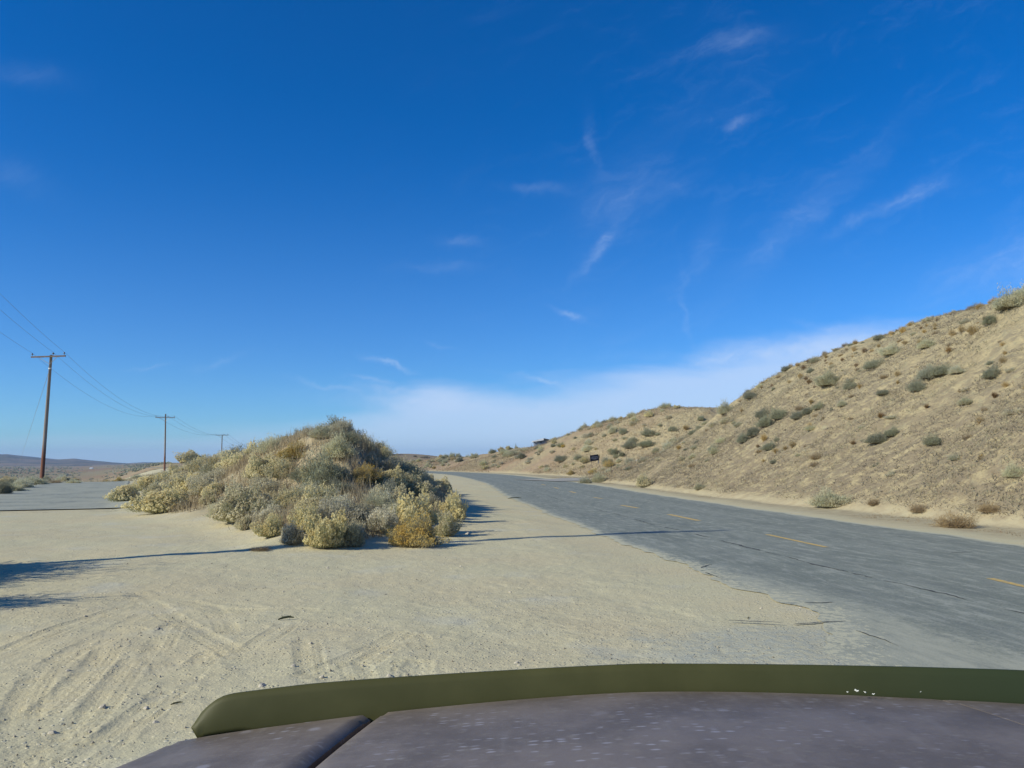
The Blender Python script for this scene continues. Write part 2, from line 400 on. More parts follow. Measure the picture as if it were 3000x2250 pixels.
c = t.mix(t.m('MULTIPLY', toe_, .8), c, t.mix(t.ss(n2, .4, .65), (.42, .36, .225), (.34, .275, .17)))
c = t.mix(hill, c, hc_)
# the plain beyond the drop
pc = t.mix(t.ss(t.noise(t.vm('MULTIPLY', P, (1, .35, 1)), .006, 5, .6), .40, .60), (.30, .20, .125), (.30, .25, .15))
pc = t.mix(t.m('MULTIPLY', t.ss(t.noise(t.vm('MULTIPLY', P, (1, .3, 1)), .03, 5, .6), .55, .7), .6), pc, (.20, .165, .10))
c = t.mix(t.m('MAXIMUM', pln, t.ss(py_, 350, 700)), c, pc)
t.put(b.inputs[0], c)
hb = t.m('ADD', t.m('ADD', t.m('MULTIPLY', n3, .012), t.m('MULTIPLY', n4, .005)), t.m('MULTIPLY', t.m('ADD', gr2, gr3), .007))
hb = t.m('ADD', hb, t.m('MULTIPLY', t.m('MULTIPLY', hill, k1), .16)); hb = t.m('ADD', hb, t.m('MULTIPLY', t.m('MULTIPLY', hill, k3), .12))
bump(t, b, hb, .9, 1.0)
# ------------------------------------------------------------------ ground sheet
def steps(*spec):                                     # (start, end, step0, step1) pieces joined
    out = []
    for (a, e, s0, s1) in spec:
        L = abs(e-a)
        if abs(s1-s0) < 1e-9: n = int(math.ceil(L/s0)); v = np.linspace(0, L, n+1)
        else:
            n = int(math.ceil(L/((s1-s0)/math.log(s1/s0)))); q = np.linspace(0, 1, n+1); v = L*((s1/s0)**q-1)/(s1/s0-1)
        out.append(a+v*np.sign(e-a))
    return np.unique(np.round(np.concatenate(out), 4))
gx = steps((-9500,-60,900,1.5), (-60,-22,1.2,.22), (-22,-6.5,.2,.05), (-6.5,2.6,.024,.024), (2.6,8,.05,.08), (8,28,.10,.14), (28,60,.2,1.5), (60,9500,2,900))
gy = steps((-300,-20,60,6), (-20,2.8,5,.3), (2.8,7,.017,.020), (7,15,.022,.055), (15,50,.07,.2), (50,125,.25,.45), (125,400,.8,5), (400,9500,6,700))


GX, GY = np.meshgrid(gx, gy)
TR = [[(68,2246),(54,2155),(59,2088),(86,2020),(131,1961),(190,1916),(271,1880),(398,1812),(434,1794)],
 [(180,2250),(235,2223),(371,2115),(452,2061),(533,1988),(615,1916)], [(60,2250),(165,2180),(289,2070),(343,1997),(393,1934)], [(448,1920),(479,1875),(502,1835)],
 [(127,2083),(235,1993),(294,1934),(325,1880)], [(750,1898),(796,1862),(836,1835)], [(620,1780),(655,1812),(669,1848)], [(912,1960),(905,1930),(899,1884)],
 [(370,1830),(405,1865),(440,1900)], [(907,1974),(1065,1918),(1178,1861)], [(985,1985),(1080,1940),(1150,1890)], [(1040,1950),(1062,1990)], [(1195,1945),(1195,1990)], [(1225,1945),(1222,1990)],
 [(1885,1620),(1890,1650),(1892,1690)], [(400,1740),(560,1840),(700,1920)], [(450,1735),(650,1790),(900,1790)], [(20,1900),(200,1830),(420,1760)], [(470,1920),(500,1960),(530,2010)], [(1220,1870),(1240,1895)]]
def tread(x, y):
    """pressed tyre prints: four ribs across a 0.22 m band along each line"""
    dz = np.zeros(x.shape)
    brk = vnoise(x*2.3+5, y*2.3)
    for k, line in enumerate(TR):
        q = resample([flat(*p) for p in line], .06); q = smooth(q, 25); tg = _tan(q)
        m = (x > q[:, 0].min()-.3) & (x < q[:, 0].max()+.3) & (y > q[:, 1].min()-.3) & (y < q[:, 1].max()+.3)
        X = x[m]; Y = y[m]; best = np.full(len(X), 1e9); off = np.zeros(len(X)); si = np.zeros(len(X))
        for i in range(len(q)):
            dX = X-q[i, 0]; dY = Y-q[i, 1]; d2 = dX*dX+dY*dY; u = d2 < best
            best[u] = d2[u]; off[u] = dX[u]*tg[i, 1]-dY[u]*tg[i, 0]; si[u] = i*.06
        inside = np.where(np.sqrt(best) < .13, 1, 0)
        band = sstep(.125, .105, np.abs(off))*inside*np.clip(.95+.8*brk[m]+.2*math.sin(k*3), 0, 1)
        ribs = -np.cos(off/.054*2*math.pi)**3
        lug = .3*np.sign(np.sin(si/.06*2*math.pi+off*30))
        edgeup = np.exp(-((np.abs(off)-.135)/.02)**2)*np.where(np.sqrt(best) < .2, 1, 0)*.5
        dz[m] += (.0075*(ribs+lug)-.005)*band+.006*edgeup*np.clip(.6+brk[m], 0, 1)
    return dz
Z, SS, DD, HM, MM, PM, FR = terrain(GX, GY)
nm = (GY > 2.7) & (GY < 26) & (GX > -8) & (GX < 6)
dzt = np.zeros(Z.shape); dzt[nm] = tread(GX[nm], GY[nm])*FR[nm]
clod = np.zeros(Z.shape); clod[nm] = (.004*fbm(GX[nm]*9, GY[nm]*9, 2, 21)+.010*np.clip(fbm(GX[nm]*5, GY[nm]*5, 2, 22)-.25, 0, 1))*FR[nm]*(1-np.clip(np.abs(dzt[nm])*150, 0, .8))
Z = Z+dzt+clod
ny, nx = Z.shape
idx = np.arange(nx*ny).reshape(ny, nx)
quads = np.stack([idx[:-1, :-1], idx[:-1, 1:], idx[1:, 1:], idx[1:, :-1]], -1).reshape(-1, 4)
me = np_mesh('ground', np.stack([GX, GY, Z], -1).reshape(-1, 3), quads, True)
for nm_, arr in (('hill', HM), ('mound', MM), ('plain', PM), ('tread', np.abs(dzt)*100)):
    a = me.attributes.new(nm_, 'FLOAT', 'POINT'); a.data.foreach_set('value', arr.astype(np.float32).ravel())
uvl = me.uv_layers.new(name='road'); vi = quads.ravel()
uvl.data.foreach_set('uv', np.stack([SS.ravel()[vi], DD.ravel()[vi]], -1).astype(np.float32).ravel())
g = link('ground', me, gm); tag(g, kind='structure')
# ------------------------------------------------------------------ roads
def asphalt(name, dusty):
    m, t, b = material(name, .8, .25)
    uv = t.new('ShaderNodeUVMap'); uv.uv_map = 'road'; u, v, _ = t.sep(uv.outputs[0]); P = t.new('ShaderNodeNewGeometry').outputs['Position']
    q = t.comb(t.m('MULTIPLY', u, .35), v, 0)
    a = t.noise(q, 1.0, 5, .62); s = t.noise(t.comb(t.m('MULTIPLY', u, .6), t.m('MULTIPLY', v, 2.2), 0), 2.4, 6, .72); f = t.noise(P, 38, 3, .7); s2 = t.noise(P, 9, 4, .75)
    c = t.mix(t.ss(a, .35, .65), (.192, .212, .172), (.245, .262, .215))
    c = t.mix(t.m('MULTIPLY', t.ss(s, .49, .62), .85), c, (.335, .345, .285))
    c = t.mix(t.m('MULTIPLY', t.ss(s2, .54, .70), .40), c, (.34, .33, .27))
    c = t.mix(t.m('MULTIPLY', t.ss(s, .47, .33), .45), c, (.11, .128, .13))
    vv = t.vor(P, 62); agg = t.ss(t.sep(vv.outputs['Color'])[0], .72, .95)
    c = t.mix(t.m('MULTIPLY', agg, .35), c, (.38, .37, .32))
    ag2 = t.ss(t.sep(vv.outputs['Color'])[1], .75, .95)
    c = t.mix(t.m('MULTIPLY', ag2, .35), c, (.08, .09, .09))
    e = t.m('ABSOLUTE', v)
    if dusty:
        dust = t.ss(t.m('ADD', e, t.m('MULTIPLY', t.m('SUBTRACT', t.noise(q, 1.6, 5, .65), .5), 2.2)), 3.35, 4.35)
        ap = t.m('MULTIPLY', t.m('MULTIPLY', t.ss(v, -2.1, -4.0), t.ss(u, 18.0, 9.0)), 1.0)
        dust = t.m('MAXIMUM', dust, t.ss(t.m('ADD', ap, t.m('MULTIPLY', t.m('SUBTRACT', s2, .5), 1.0)), .35, .85))
        dust = t.m('MULTIPLY', dust, t.m('ADD', .45, t.m('MULTIPLY', t.ss(s, .35, .6), .4)))
    else:
        dust = t.m('ADD', .18, t.m('MULTIPLY', t.ss(t.noise(P, .5, 5, .6), .32, .60), .62))
        dust = t.m('MAXIMUM', dust, t.ss(e, 2.2, 3.0))
    wp = t.m('ADD', t.ss(t.m('ABSOLUTE', t.m('SUBTRACT', e, 1.15)), .45, .1), t.ss(t.m('ABSOLUTE', t.m('SUBTRACT', e, 2.75)), .45, .1)); c = t.mix(t.m('MULTIPLY', wp, .16), c, (.12, .135, .12))
    c = t.mix(dust, c, (.40, .395, .30))
    ed = t.new('ShaderNodeAttribute'); ed.attribute_name = 'edge'
    if dusty: c = t.mix(t.ss(t.m('ADD', ed.outputs['Fac'], t.m('MULTIPLY', t.m('SUBTRACT', s2, .5), t.m('ADD', .10, t.m('MULTIPLY', ap, .9)))), .925, .985), c, (.50, .475, .33))
    t.put(b.inputs[0], c); bump(t, b, t.m('ADD', t.m('MULTIPLY', f, .006), t.m('MULTIPLY', s, .01)), .6, 1.0)
    return m
def ribbon(name, C, N, S, left, right, z, mat, parent=None, cols=9):
    n = len(C); V = []; UV = []; ED = []
    for j in range(cols):
        k = j/(cols-1); off = left*(1-k)+right*k
        P = C+N*off[:, None]; zz = z(P) if callable(z) else np.full(n, z)
        V.append(np.c_[P, zz]); UV.append(np.c_[S, off]); ED.append(np.full(n, abs(2*k-1)))
    V = np.stack(V, 1); UV = np.stack(UV, 1)
    i = np.arange(n*cols).reshape(n, cols)
    q = np.stack([i[:-1, :-1], i[:-1, 1:], i[1:, 1:], i[1:, :-1]], -1).reshape(-1, 4)
    me = np_mesh(name, V.reshape(-1, 3), q, False)
    uvl = me.uv_layers.new(name='road'); uvl.data.foreach_set('uv', UV.reshape(-1, 2)[q.ravel()].astype(np.float32).ravel())
    ea = me.attributes.new('edge', 'FLOAT', 'POINT'); ea.data.foreach_set('value', np.stack(ED, 1).astype(np.float32).ravel())
    return link(name, me, mat, parent)
def along(s0, s1, step):
    q = np.arange(s0, s1+1e-6, step)
    C = np.c_[np.interp(q, CS, CL[:, 0]), np.interp(q, CS, CL[:, 1])]
    N = np.c_[np.interp(q, CS, CN[:, 0]), np.interp(q, CS, CN[:, 1])]
    return C, N, q
ASP = asphalt('asphalt', True)
C, N, q = along(10, 420, .12)
rag = .13*vnoise(q*.9, q*0+1)+.07*vnoise(q*3.1, q*0+4)+.04*vnoise(q*9, q*0+7)
rag2 = .14*vnoise(q*.7, q*0+11)+.07*vnoise(q*2.7, q*0+14)+.04*vnoise(q*8, q*0+17)
ls = q-S0
apron = 1.0*sstep(9.5, 6.0, ls)*sstep(-6, 3, ls)*(1+.3*vnoise(q*1.5, q*0+3))
road = ribbon('road', C, N, q-S0, -HALF-rag-apron, HALF+rag2, .004, ASP, cols=33)
tag(road, kind='structure')
# side road, rising to a crest and dropping away
SIDE = asphalt('side_asphalt', False)
sr = smooth(resample([flat(30, 1497)]+[(np.array(SIDE_R[k])+np.array(SIDE_L[k]))/2 for k in (1, 2, 3, 4)], .25), 60)
t_ = sr[-1]-sr[-8]; t_ /= np.hypot(*t_)
sr = np.vstack([sr, [sr[-1]+t_*k*.5 for k in range(1, 40)]])
sT = _tan(sr); sN = np.c_[sT[:, 1], -sT[:, 0]]; sS = np.r_[0, np.cumsum(np.hypot(*(sr[1:]-sr[:-1]).T))]
near_l = np.interp(sS, [0, 6, 12, 30, 60], [7.5, 5.0, 3.4, 3.0, 3.0]); near_r = np.interp(sS, [0, 4, 12, 60], [4.2, 3.6, 3.1, 3.0])
side_z = lambda P: terrain(P[:, 0], P[:, 1])[0]+.035
side = ribbon('side_road', sr, sN, sS, -near_l-.1*vnoise(sS*1.1, sS*0), near_r+.1*vnoise(sS*1.3, sS*0+5), side_z, SIDE, cols=15)
tag(side, kind='structure')
# driveway running off into the gap between the banks
DRV = plain('driveway_gravel', (.36, .34, .285), .9, .12, 3)
da = [flat(1560, 1408), flat(1650, 1407), flat(1735, 1402)]
da = smooth(resample([da[0], da[1], da[2], (da[2][0]+7, da[2][1]+5)], .5), 10); dT = _tan(da); dN = np.c_[dT[:, 1], -dT[:, 0]]; dS = np.arange(len(da))*.5
drive = ribbon('driveway', da, dN, dS, -np.interp(dS, [0, 8], [4.5, 2.4]), np.interp(dS, [0, 8], [4.5, 2.4]), lambda P: terrain(P[:, 0], P[:, 1])[0]+.05, DRV, cols=9)
tag(drive, kind='structure')
# worn centre-line dashes
m, t, b = material('worn_yellow_paint', .7, .3); DASH = m
Pn = t.new('ShaderNodeNewGeometry').outputs['Position']; n = t.noise(Pn, 9, 5, .75)
t.put(b.inputs[0], t.mix(t.ss(n, .44, .68), (.62, .42, .12), (.32, .29, .19)))
def sd(px, py):
    p = flat(px, py); s, d = road_sd([p[0]], [p[1]]); return s[0], d[0]
marks = [((1736,1457),(1763,1461)), ((1817,1480),(1869,1489)), ((1957,1507),(2048,1526)), ((2245,1566),(2421,1604)), ((2873,1689),(3080,1738))]
for a, e in marks:
    (s1, d1), (s0_, d0_) = sd(*a), sd(*e)
    C, N, q = along(s0_, s1, .25); off = np.interp(q, [s0_, s1], [d0_, d1]); wv = (.085 if s0_-S0 > 20 else .058)+.008*vnoise(q*4, q*0)
    ribbon('lane_dash', C, N, q, off-wv, off+wv, .008, DASH, road, cols=2)
s_far, d_far = sd(1749, 1459)
for k in range(1, 4):
    C, N, q = along(s_far+7.3*k-1, s_far+7.3*k+1.1, .25)
    ribbon('lane_dash', C, N, q, d_far+0*q-.09, d_far+0*q+.09, .008, DASH, road, cols=2)
# cracks
CRK = plain('crack', (.070, .076, .075), .9, .35, 10)
def crack(pts, wid, name='crack', parent=road, z=.0085, wob=.02):
    P = resample([flat(*p) for p in pts], .05); T_ = _tan(P); N_ = np.c_[T_[:, 1], -T_[:, 0]]; s = np.arange(len(P))*.05
    P = P+N_*(wob*1.5*vnoise(s*1.6, s*0+wid*91)+wob*1.1*vnoise(s*6, s*0+2)+wob*.7*vnoise(s*15, s*0+5))[:, None]
    wv = wid*.8*np.clip(.45+.9*vnoise(s*1.1, s*0+9)+.6*vnoise(s*7, s*0+19), .02, 1.3)
    zz = (lambda Q: terrain(Q[:, 0], Q[:, 1])[0]+.045) if z is None else z
    return ribbon(name, P, N_, s, -wv, wv, zz, CRK, parent, cols=2)
crack([(1475,1416),(1515,1424),(1598,1451),(1688,1480),(1815,1509),(1923,1541),(1993,1554),(2236,1616),(2428,1664),(2597,1703),(2710,1729),(2936,1782),(3200,1845)], .030)
crack([(2360,1769),(2420,1768),(2440,1766)], .012); crack([(2330,1832),(2400,1826),(2480,1821)], .016)
crack([(2790,1620),(2850,1618),(2930,1617)], .015); crack([(2060,1665),(2075,1657),(2085,1654)], .012); crack([(2060,1678),(2200,1722)], .014)
crack([(2350,1540),(2520,1555),(2740,1590)], .010); crack([(2135,1827),(2200,1829),(2290,1832)], .015, z=.03)
crack([(2500,1850),(2600,1880),(2690,1920)], .01)
crack([(2330,1560),(2500,1580),(2560,1588)], .008)
crack([(-60,1503),(60,1501),(170,1500),(235,1500),(300,1498),(380,1494)], .07, 'crack', side, None, .10)
# ------------------------------------------------------------------ mountains
mm_, t, b = material('mountain_rock', .95, .1)
Pn = t.new('ShaderNodeNewGeometry').outputs['Position']
n = t.noise(Pn, .0035, 6, .65); n2 = t.noise(Pn, .012, 5, .7)
c = t.mix(t.ss(n, .42, .60), (.12, .115, .085), (.24, .185, .13)); c = t.mix(t.m('MULTIPLY', t.ss(n2, .5, .62), .6), c, (.075, .075, .06)); t.put(b.inputs[0], c)
def range_(name, y0, y1, prof, seed, amp):
    a = np.linspace(-1.5, -.30, 420); d = np.linspace(0, 1, 44)
    px = np.array([p[0] for p in prof]); py = np.array([p[1] for p in prof])
    e = np.interp(1500+a*F, px, py); E = np.array([elev(v) for v in e])
    A, Dq = np.meshgrid(a, d); Y = y0+(y1-y0)*Dq; X = A*Y
    rg = 1-np.abs(fbm(X*.0016, Y*.0011, 4, seed)); rg2 = fbm(X*.005, Y*.004, 4, seed+3)
    env = np.sin(np.clip(Dq*1.25, 0, 1)*math.pi/2)**.8
    top = EYE+E[None, :]*(y0+(y1-y0)*.8)
    Zm = -12+(top+12)*env*np.clip(1-amp*(1-rg)*(1.25-Dq)-.10*rg2*(1-.6*Dq), .1, 1.05)
    i = np.arange(A.size).reshape(A.shape)
    qd = np.stack([i[:-1, :-1], i[:-1, 1:], i[1:, 1:], i[1:, :-1]], -1).reshape(-1, 4)
    o = link(name, np_mesh(name, np.stack([X, Y, Zm], -1).reshape(-1, 3), qd, True), mm_); tag(o, kind='structure'); return o
range_('mountains', 2600, 4600, [(-2000,1318),(-900,1326),(-300,1322),(0,1331),(27,1331),(63,1337),(118,1342),(150,1345),(181,1346),(215,1344),(226,1343.5),(244,1346),(289,1350),(343,1355),(400,1359),(470,1363),(560,1368),(900,1372)], 31, .75)
range_('mountains', 6200, 7600, [(-2000,1322),(-600,1328),(0,1330),(27,1330.5),(60,1334),(118,1340),(180,1346),(380,1357),(400,1355.5),(427,1353.5),(475,1355),(560,1358),(640,1362),(900,1366)], 44, .3)
# ------------------------------------------------------------------ plants
def lumps(rg, n, lo, hi):
    al = rg.rand(n)*2*math.pi; ph = np.arccos(1-rg.rand(n)*.95)
    D = np.c_[np.sin(ph)*np.cos(al), np.sin(ph)*np.sin(al), np.cos(ph)]
    return D, lo+(hi-lo)*rg.rand(n), .25+.25*rg.rand(n)
def domeR(D, L, base=.72):
    LD, LR, LW = L
    c = np.clip(D@LD.T, -1, 1); ang = np.arccos(c)
    r = (LR[None]*np.exp(-(ang/LW[None])**2*.9)); return np.maximum(base*.9, base*.45+r.max(1)*.62)
def dirs(rg, n, maxphi=1.5, up=1.0):
    al = rg.rand(n)*2*math.pi; ph = np.arccos(1-(rg.rand(n)**up)*(1-math.cos(maxphi)))
    return np.c_[np.sin(ph)*np.cos(al), np.sin(ph)*np.sin(al), np.cos(ph)]
def rdir(rg, n):
    v = rg.randn(n, 3); return v/np.linalg.norm(v, axis=1)[:, None]
def slivers(rg, P, D, L, W):                          # thin leaf at P along D
    n = len(P); side = np.cross(D, rdir(rg, n)); side /= np.linalg.norm(side, axis=1)[:, None]+1e-9
    W = np.asarray(W).reshape(-1, 1)*.5; L = np.asarray(L).reshape(-1, 1)
    return np.stack([P-side*W, P+side*W, P+D*L], 1)
def stems(rg, A, B, w0, bend=.12):
    n = len(A); mid = (A+B)/2+rdir(rg, n)*bend*np.linalg.norm(B-A, axis=1)[:, None]*.5; mid[:, 2] -= 0.02
    sd_ = np.cross(B-A, rdir(rg, n)); sd_ /= np.linalg.norm(sd_, axis=1)[:, None]+1e-9; w_ = w0*.5
    return np.concatenate([np.stack([A-sd_*w_, A+sd_*w_, mid], 1), np.stack([mid-sd_*w_*.8, mid+sd_*w_*.8, B], 1)])
def plant_meshes(kind, seed):
    rg = np.random.RandomState(seed); out = {}
    L = lumps(rg, 15, .62, 1.42); S = np.array([1, 1, 1.0])
    if kind in ('rabbit', 'gold', 'pale'):
        nt = {'rabbit': 900, 'gold': 1500, 'pale': 800}[kind]
        D = dirs(rg, nt, 1.52, .9); Rr = domeR(D, L)*(.80+.22*rg.rand(nt)**.5)*np.where(rg.rand(nt) < .04, 1.0+.18*rg.rand(nt), 1)
        tip = D*Rr[:, None]; tip[:, 2] = tip[:, 2]*.92+.10
        A = tip*np.array([.22, .22, .1]); A[:, 2] = 0
        k = rg.rand(nt) < .45
        inner = A+(tip-A)*.45
        st = stems(rg, np.where(k[:, None], A, inner), tip, .014)
        nf = 4200; D2 = dirs(rg, nf, 1.53, .85); R2 = domeR(D2, L)*(.30+.64*rg.rand(nf)**.6)
        P2 = D2*R2[:, None]; P2[:, 2] = np.abs(P2[:, 2])*.92+.03
        dd = D2*.6+np.array([0, 0, .7])+rdir(rg, nf)*.45; dd /= np.linalg.norm(dd, axis=1)[:, None]
        out['foliage'] = np.concatenate([st, slivers(rg, P2, dd, .07+.08*rg.rand(nf), .017+.010*rg.rand(nf))])
        m_ = {'rabbit': 8, 'gold': 4, 'pale': 5}[kind]; sz = {'rabbit': .036, 'gold': .024, 'pale': .027}[kind]
        C = np.repeat(tip, m_, 0)+rdir(rg, nt*m_)*sz*.8; Dn = rdir(rg, nt*m_)
        out['flower_heads'] = slivers(rg, C-Dn*sz*.5, Dn, sz*(.9+.6*rg.rand(nt*m_)), sz*1.15)
    elif kind == 'sage':
        nt = 500; D = dirs(rg, nt, 1.5, .9); Rr = domeR(D, L)*(.85+.4*rg.rand(nt)**2); tip = D*Rr[:, None]; tip[:, 2] = tip[:, 2]*.9+.05
        A = tip*.2; A[:, 2] = 0; out['branches'] = stems(rg, A, tip, .016, .3)
        nf = 7500; D2 = dirs(rg, nf, 1.54, .85); R2 = domeR(D2, L)*(.35+.65*rg.rand(nf)**.5)*(1+.13*np.clip(rg.randn(nf), -2, 2.2))
        P2 = D2*R2[:, None]; P2[:, 2] = np.abs(P2[:, 2])*.9+.02
        dd = D2*.7+np.array([0, 0, .45])+rdir(rg, nf)*.7; dd /= np.linalg.norm(dd, axis=1)[:, None]
        out['foliage'] = slivers(rg, P2, dd, .045+.075*rg.rand(nf), .018+.014*rg.rand(nf))
    elif kind == 'dry':
        nt = 650; D = dirs(rg, nt, 1.52, .9); Rr = domeR(D, L)*(.7+.35*rg.rand(nt)); tip = D*Rr[:, None]; tip[:, 2] = tip[:, 2]*.85+.04
        A = tip*.15; A[:, 2] = 0; k1 = A+(tip-A)*.5+rdir(rg, nt)*.07
        out['branches'] = np.concatenate([stems(rg, A, k1, .016, .2), stems(rg, k1, tip, .012, .3)])
        nf = 2600; i = rg.randint(0, nt, nf); P2 = k1[i]+(tip[i]-k1[i])*rg.rand(nf, 1)*1.05; dd = D[i]*.6+rdir(rg, nf)*.8; dd /= np.linalg.norm(dd, axis=1)[:, None]
        out['foliage'] = slivers(rg, P2, dd, .05+.07*rg.rand(nf), .012)  # fine dry twigs, stored under the foliage key shared with leafy plants
    elif kind == 'tuft':
        nt = 420; D = dirs(rg, nt, 1.15, .8); Ln = .65+.5*rg.rand(nt); A = rg.randn(nt, 3)*.10; A[:, 2] = 0
        m1 = A+D*(Ln*.55)[:, None]*np.array([.75, .75, 1.1]); tip = A+D*Ln[:, None]
        sd_ = np.cross(D, rdir(rg, nt)); sd_ /= np.linalg.norm(sd_, axis=1)[:, None]; w_ = .020
        out['blades'] = np.concatenate([np.stack([A-sd_*w_, A+sd_*w_, m1], 1), np.stack([m1-sd_*w_*.7, m1+sd_*w_*.7, tip], 1)])
    elif kind == 'litter':
        nt = 160; D = dirs(rg, nt, 1.5, .7); A = rg.randn(nt, 3)*.35; A[:, 2] = .02; tip = A+D*(.25+.5*rg.rand(nt, 1)); tip[:, 2] *= .6
        out['twig_heap'] = stems(rg, A, tip, .03, .4)
    return {k: tris(k, v) for k, v in out.items()}
LM = dict(
 rabbit_f=leafmat('rabbitbrush_stems', (0.435, 0.447, 0.281), (0.6, 0.575, 0.383), (0.485, 0.459, 0.281)),
 rabbit_h=leafmat('rabbitbrush_heads', (0.752, 0.661, 0.388), (0.593, 0.513, 0.296), (0.82, 0.752, 0.479)),
 pale_f=leafmat('pale_stems', (0.421, 0.409, 0.293), (0.587, 0.549, 0.395), (0.511, 0.447, 0.293)),
 pale_h=leafmat('pale_heads', (0.638, 0.581, 0.395), (0.511, 0.473, 0.332), (0.74, 0.676, 0.485)),
 gold_f=leafmat('gold_stems', (0.426, 0.358, 0.157), (0.515, 0.403, 0.19), (0.381, 0.347, 0.179)),
 gold_h=leafmat('gold_heads', (.60, .44, .14), (.50, .35, .11), (.64, .50, .20)),
 sage_f=leafmat('sage_leaves', (.26, .275, .195), (.37, .375, .26), (.31, .31, .21)),
 green_f=leafmat('greyish_leaves', (0.421, 0.435, 0.293), (0.587, 0.575, 0.395), (0.613, 0.562, 0.371)),
 dark_f=leafmat('dark_leaves', (.05, .06, 0.0369), (.08, .09, 0.0492), (.06, .07, 0.041)),
 wood=leafmat('grey_wood', (0.256, 0.218, 0.136), (0.346, 0.294, 0.189), (0.294, 0.243, 0.147)),
 dry_b=leafmat('dry_twigs', (0.358, 0.269, 0.147), (0.461, 0.358, 0.21), (0.307, 0.23, 0.136)),
 tuft_b=leafmat('gold_grass', (.50, .38, .18), (.42, .31, .15), (.56, .45, .25)),
 brown_b=leafmat('brown_grass', (0.282, 0.179, 0.0894), (0.218, 0.141, 0.0735), (0.346, 0.243, 0.116)))
KM = {'rabbit': ('foliage:rabbit_f', 'flower_heads:rabbit_h'), 'pale': ('foliage:pale_f', 'flower_heads:pale_h'), 'gold': ('foliage:gold_f', 'flower_heads:gold_h'),
      'sage': ('branches:wood', 'foliage:sage_f'), 'green': ('branches:wood', 'foliage:green_f'), 'dry': ('branches:dry_b', 'foliage:dry_b'), 'tuft': ('blades:tuft_b',), 'brown': ('blades:brown_b',), 'litter': ('twig_heap:dry_b',)}
GEN = {'green': 'sage', 'brown': 'tuft'}
NAME = {'rabbit': 'rabbitbrush', 'pale': 'pale_shrub', 'gold': 'golden_shrub', 'sage': 'sagebrush', 'green': 'grey_green_shrub', 'dry': 'dry_shrub', 'tuft': 'grass_tuft', 'brown': 'brown_grass_tuft', 'litter': 'twig_pile'}
CAT = {'tuft': 'grass tuft', 'brown': 'grass tuft', 'litter': 'twigs'}
PROTO = {}
def proto(kind, v):
    if (kind, v) not in PROTO:
        ms = plant_meshes(GEN.get(kind, kind), 100*sorted(KM).index(kind)+v+3)
        lst = []
        for s_ in KM[kind]:
            p, mk = s_.split(':'); ms[p].materials.append(LM[mk]); lst.append((p, ms[p]))
        PROTO[(kind, v)] = lst
    return PROTO[(kind, v)]
PLACED = []
def plant(kind, loc, wid, hgt, label, group=None, sink=.05):
    v = rnd.randrange(4 if kind in ('rabbit', 'pale', 'sage', 'green') else 2)
    e = empty(NAME[kind], (loc[0], loc[1], loc[2]-sink), rnd.random()*6.28); ax_ = .82+.36*rnd.random(); e.scale = (wid/2*ax_, wid/2/ax_, hgt)
    for p, me in proto(kind, v): link(p, me, None, e)
    tag(e, label, CAT.get(kind, 'shrub'), group); PLACED.append((loc[0], loc[1], wid/2)); return e
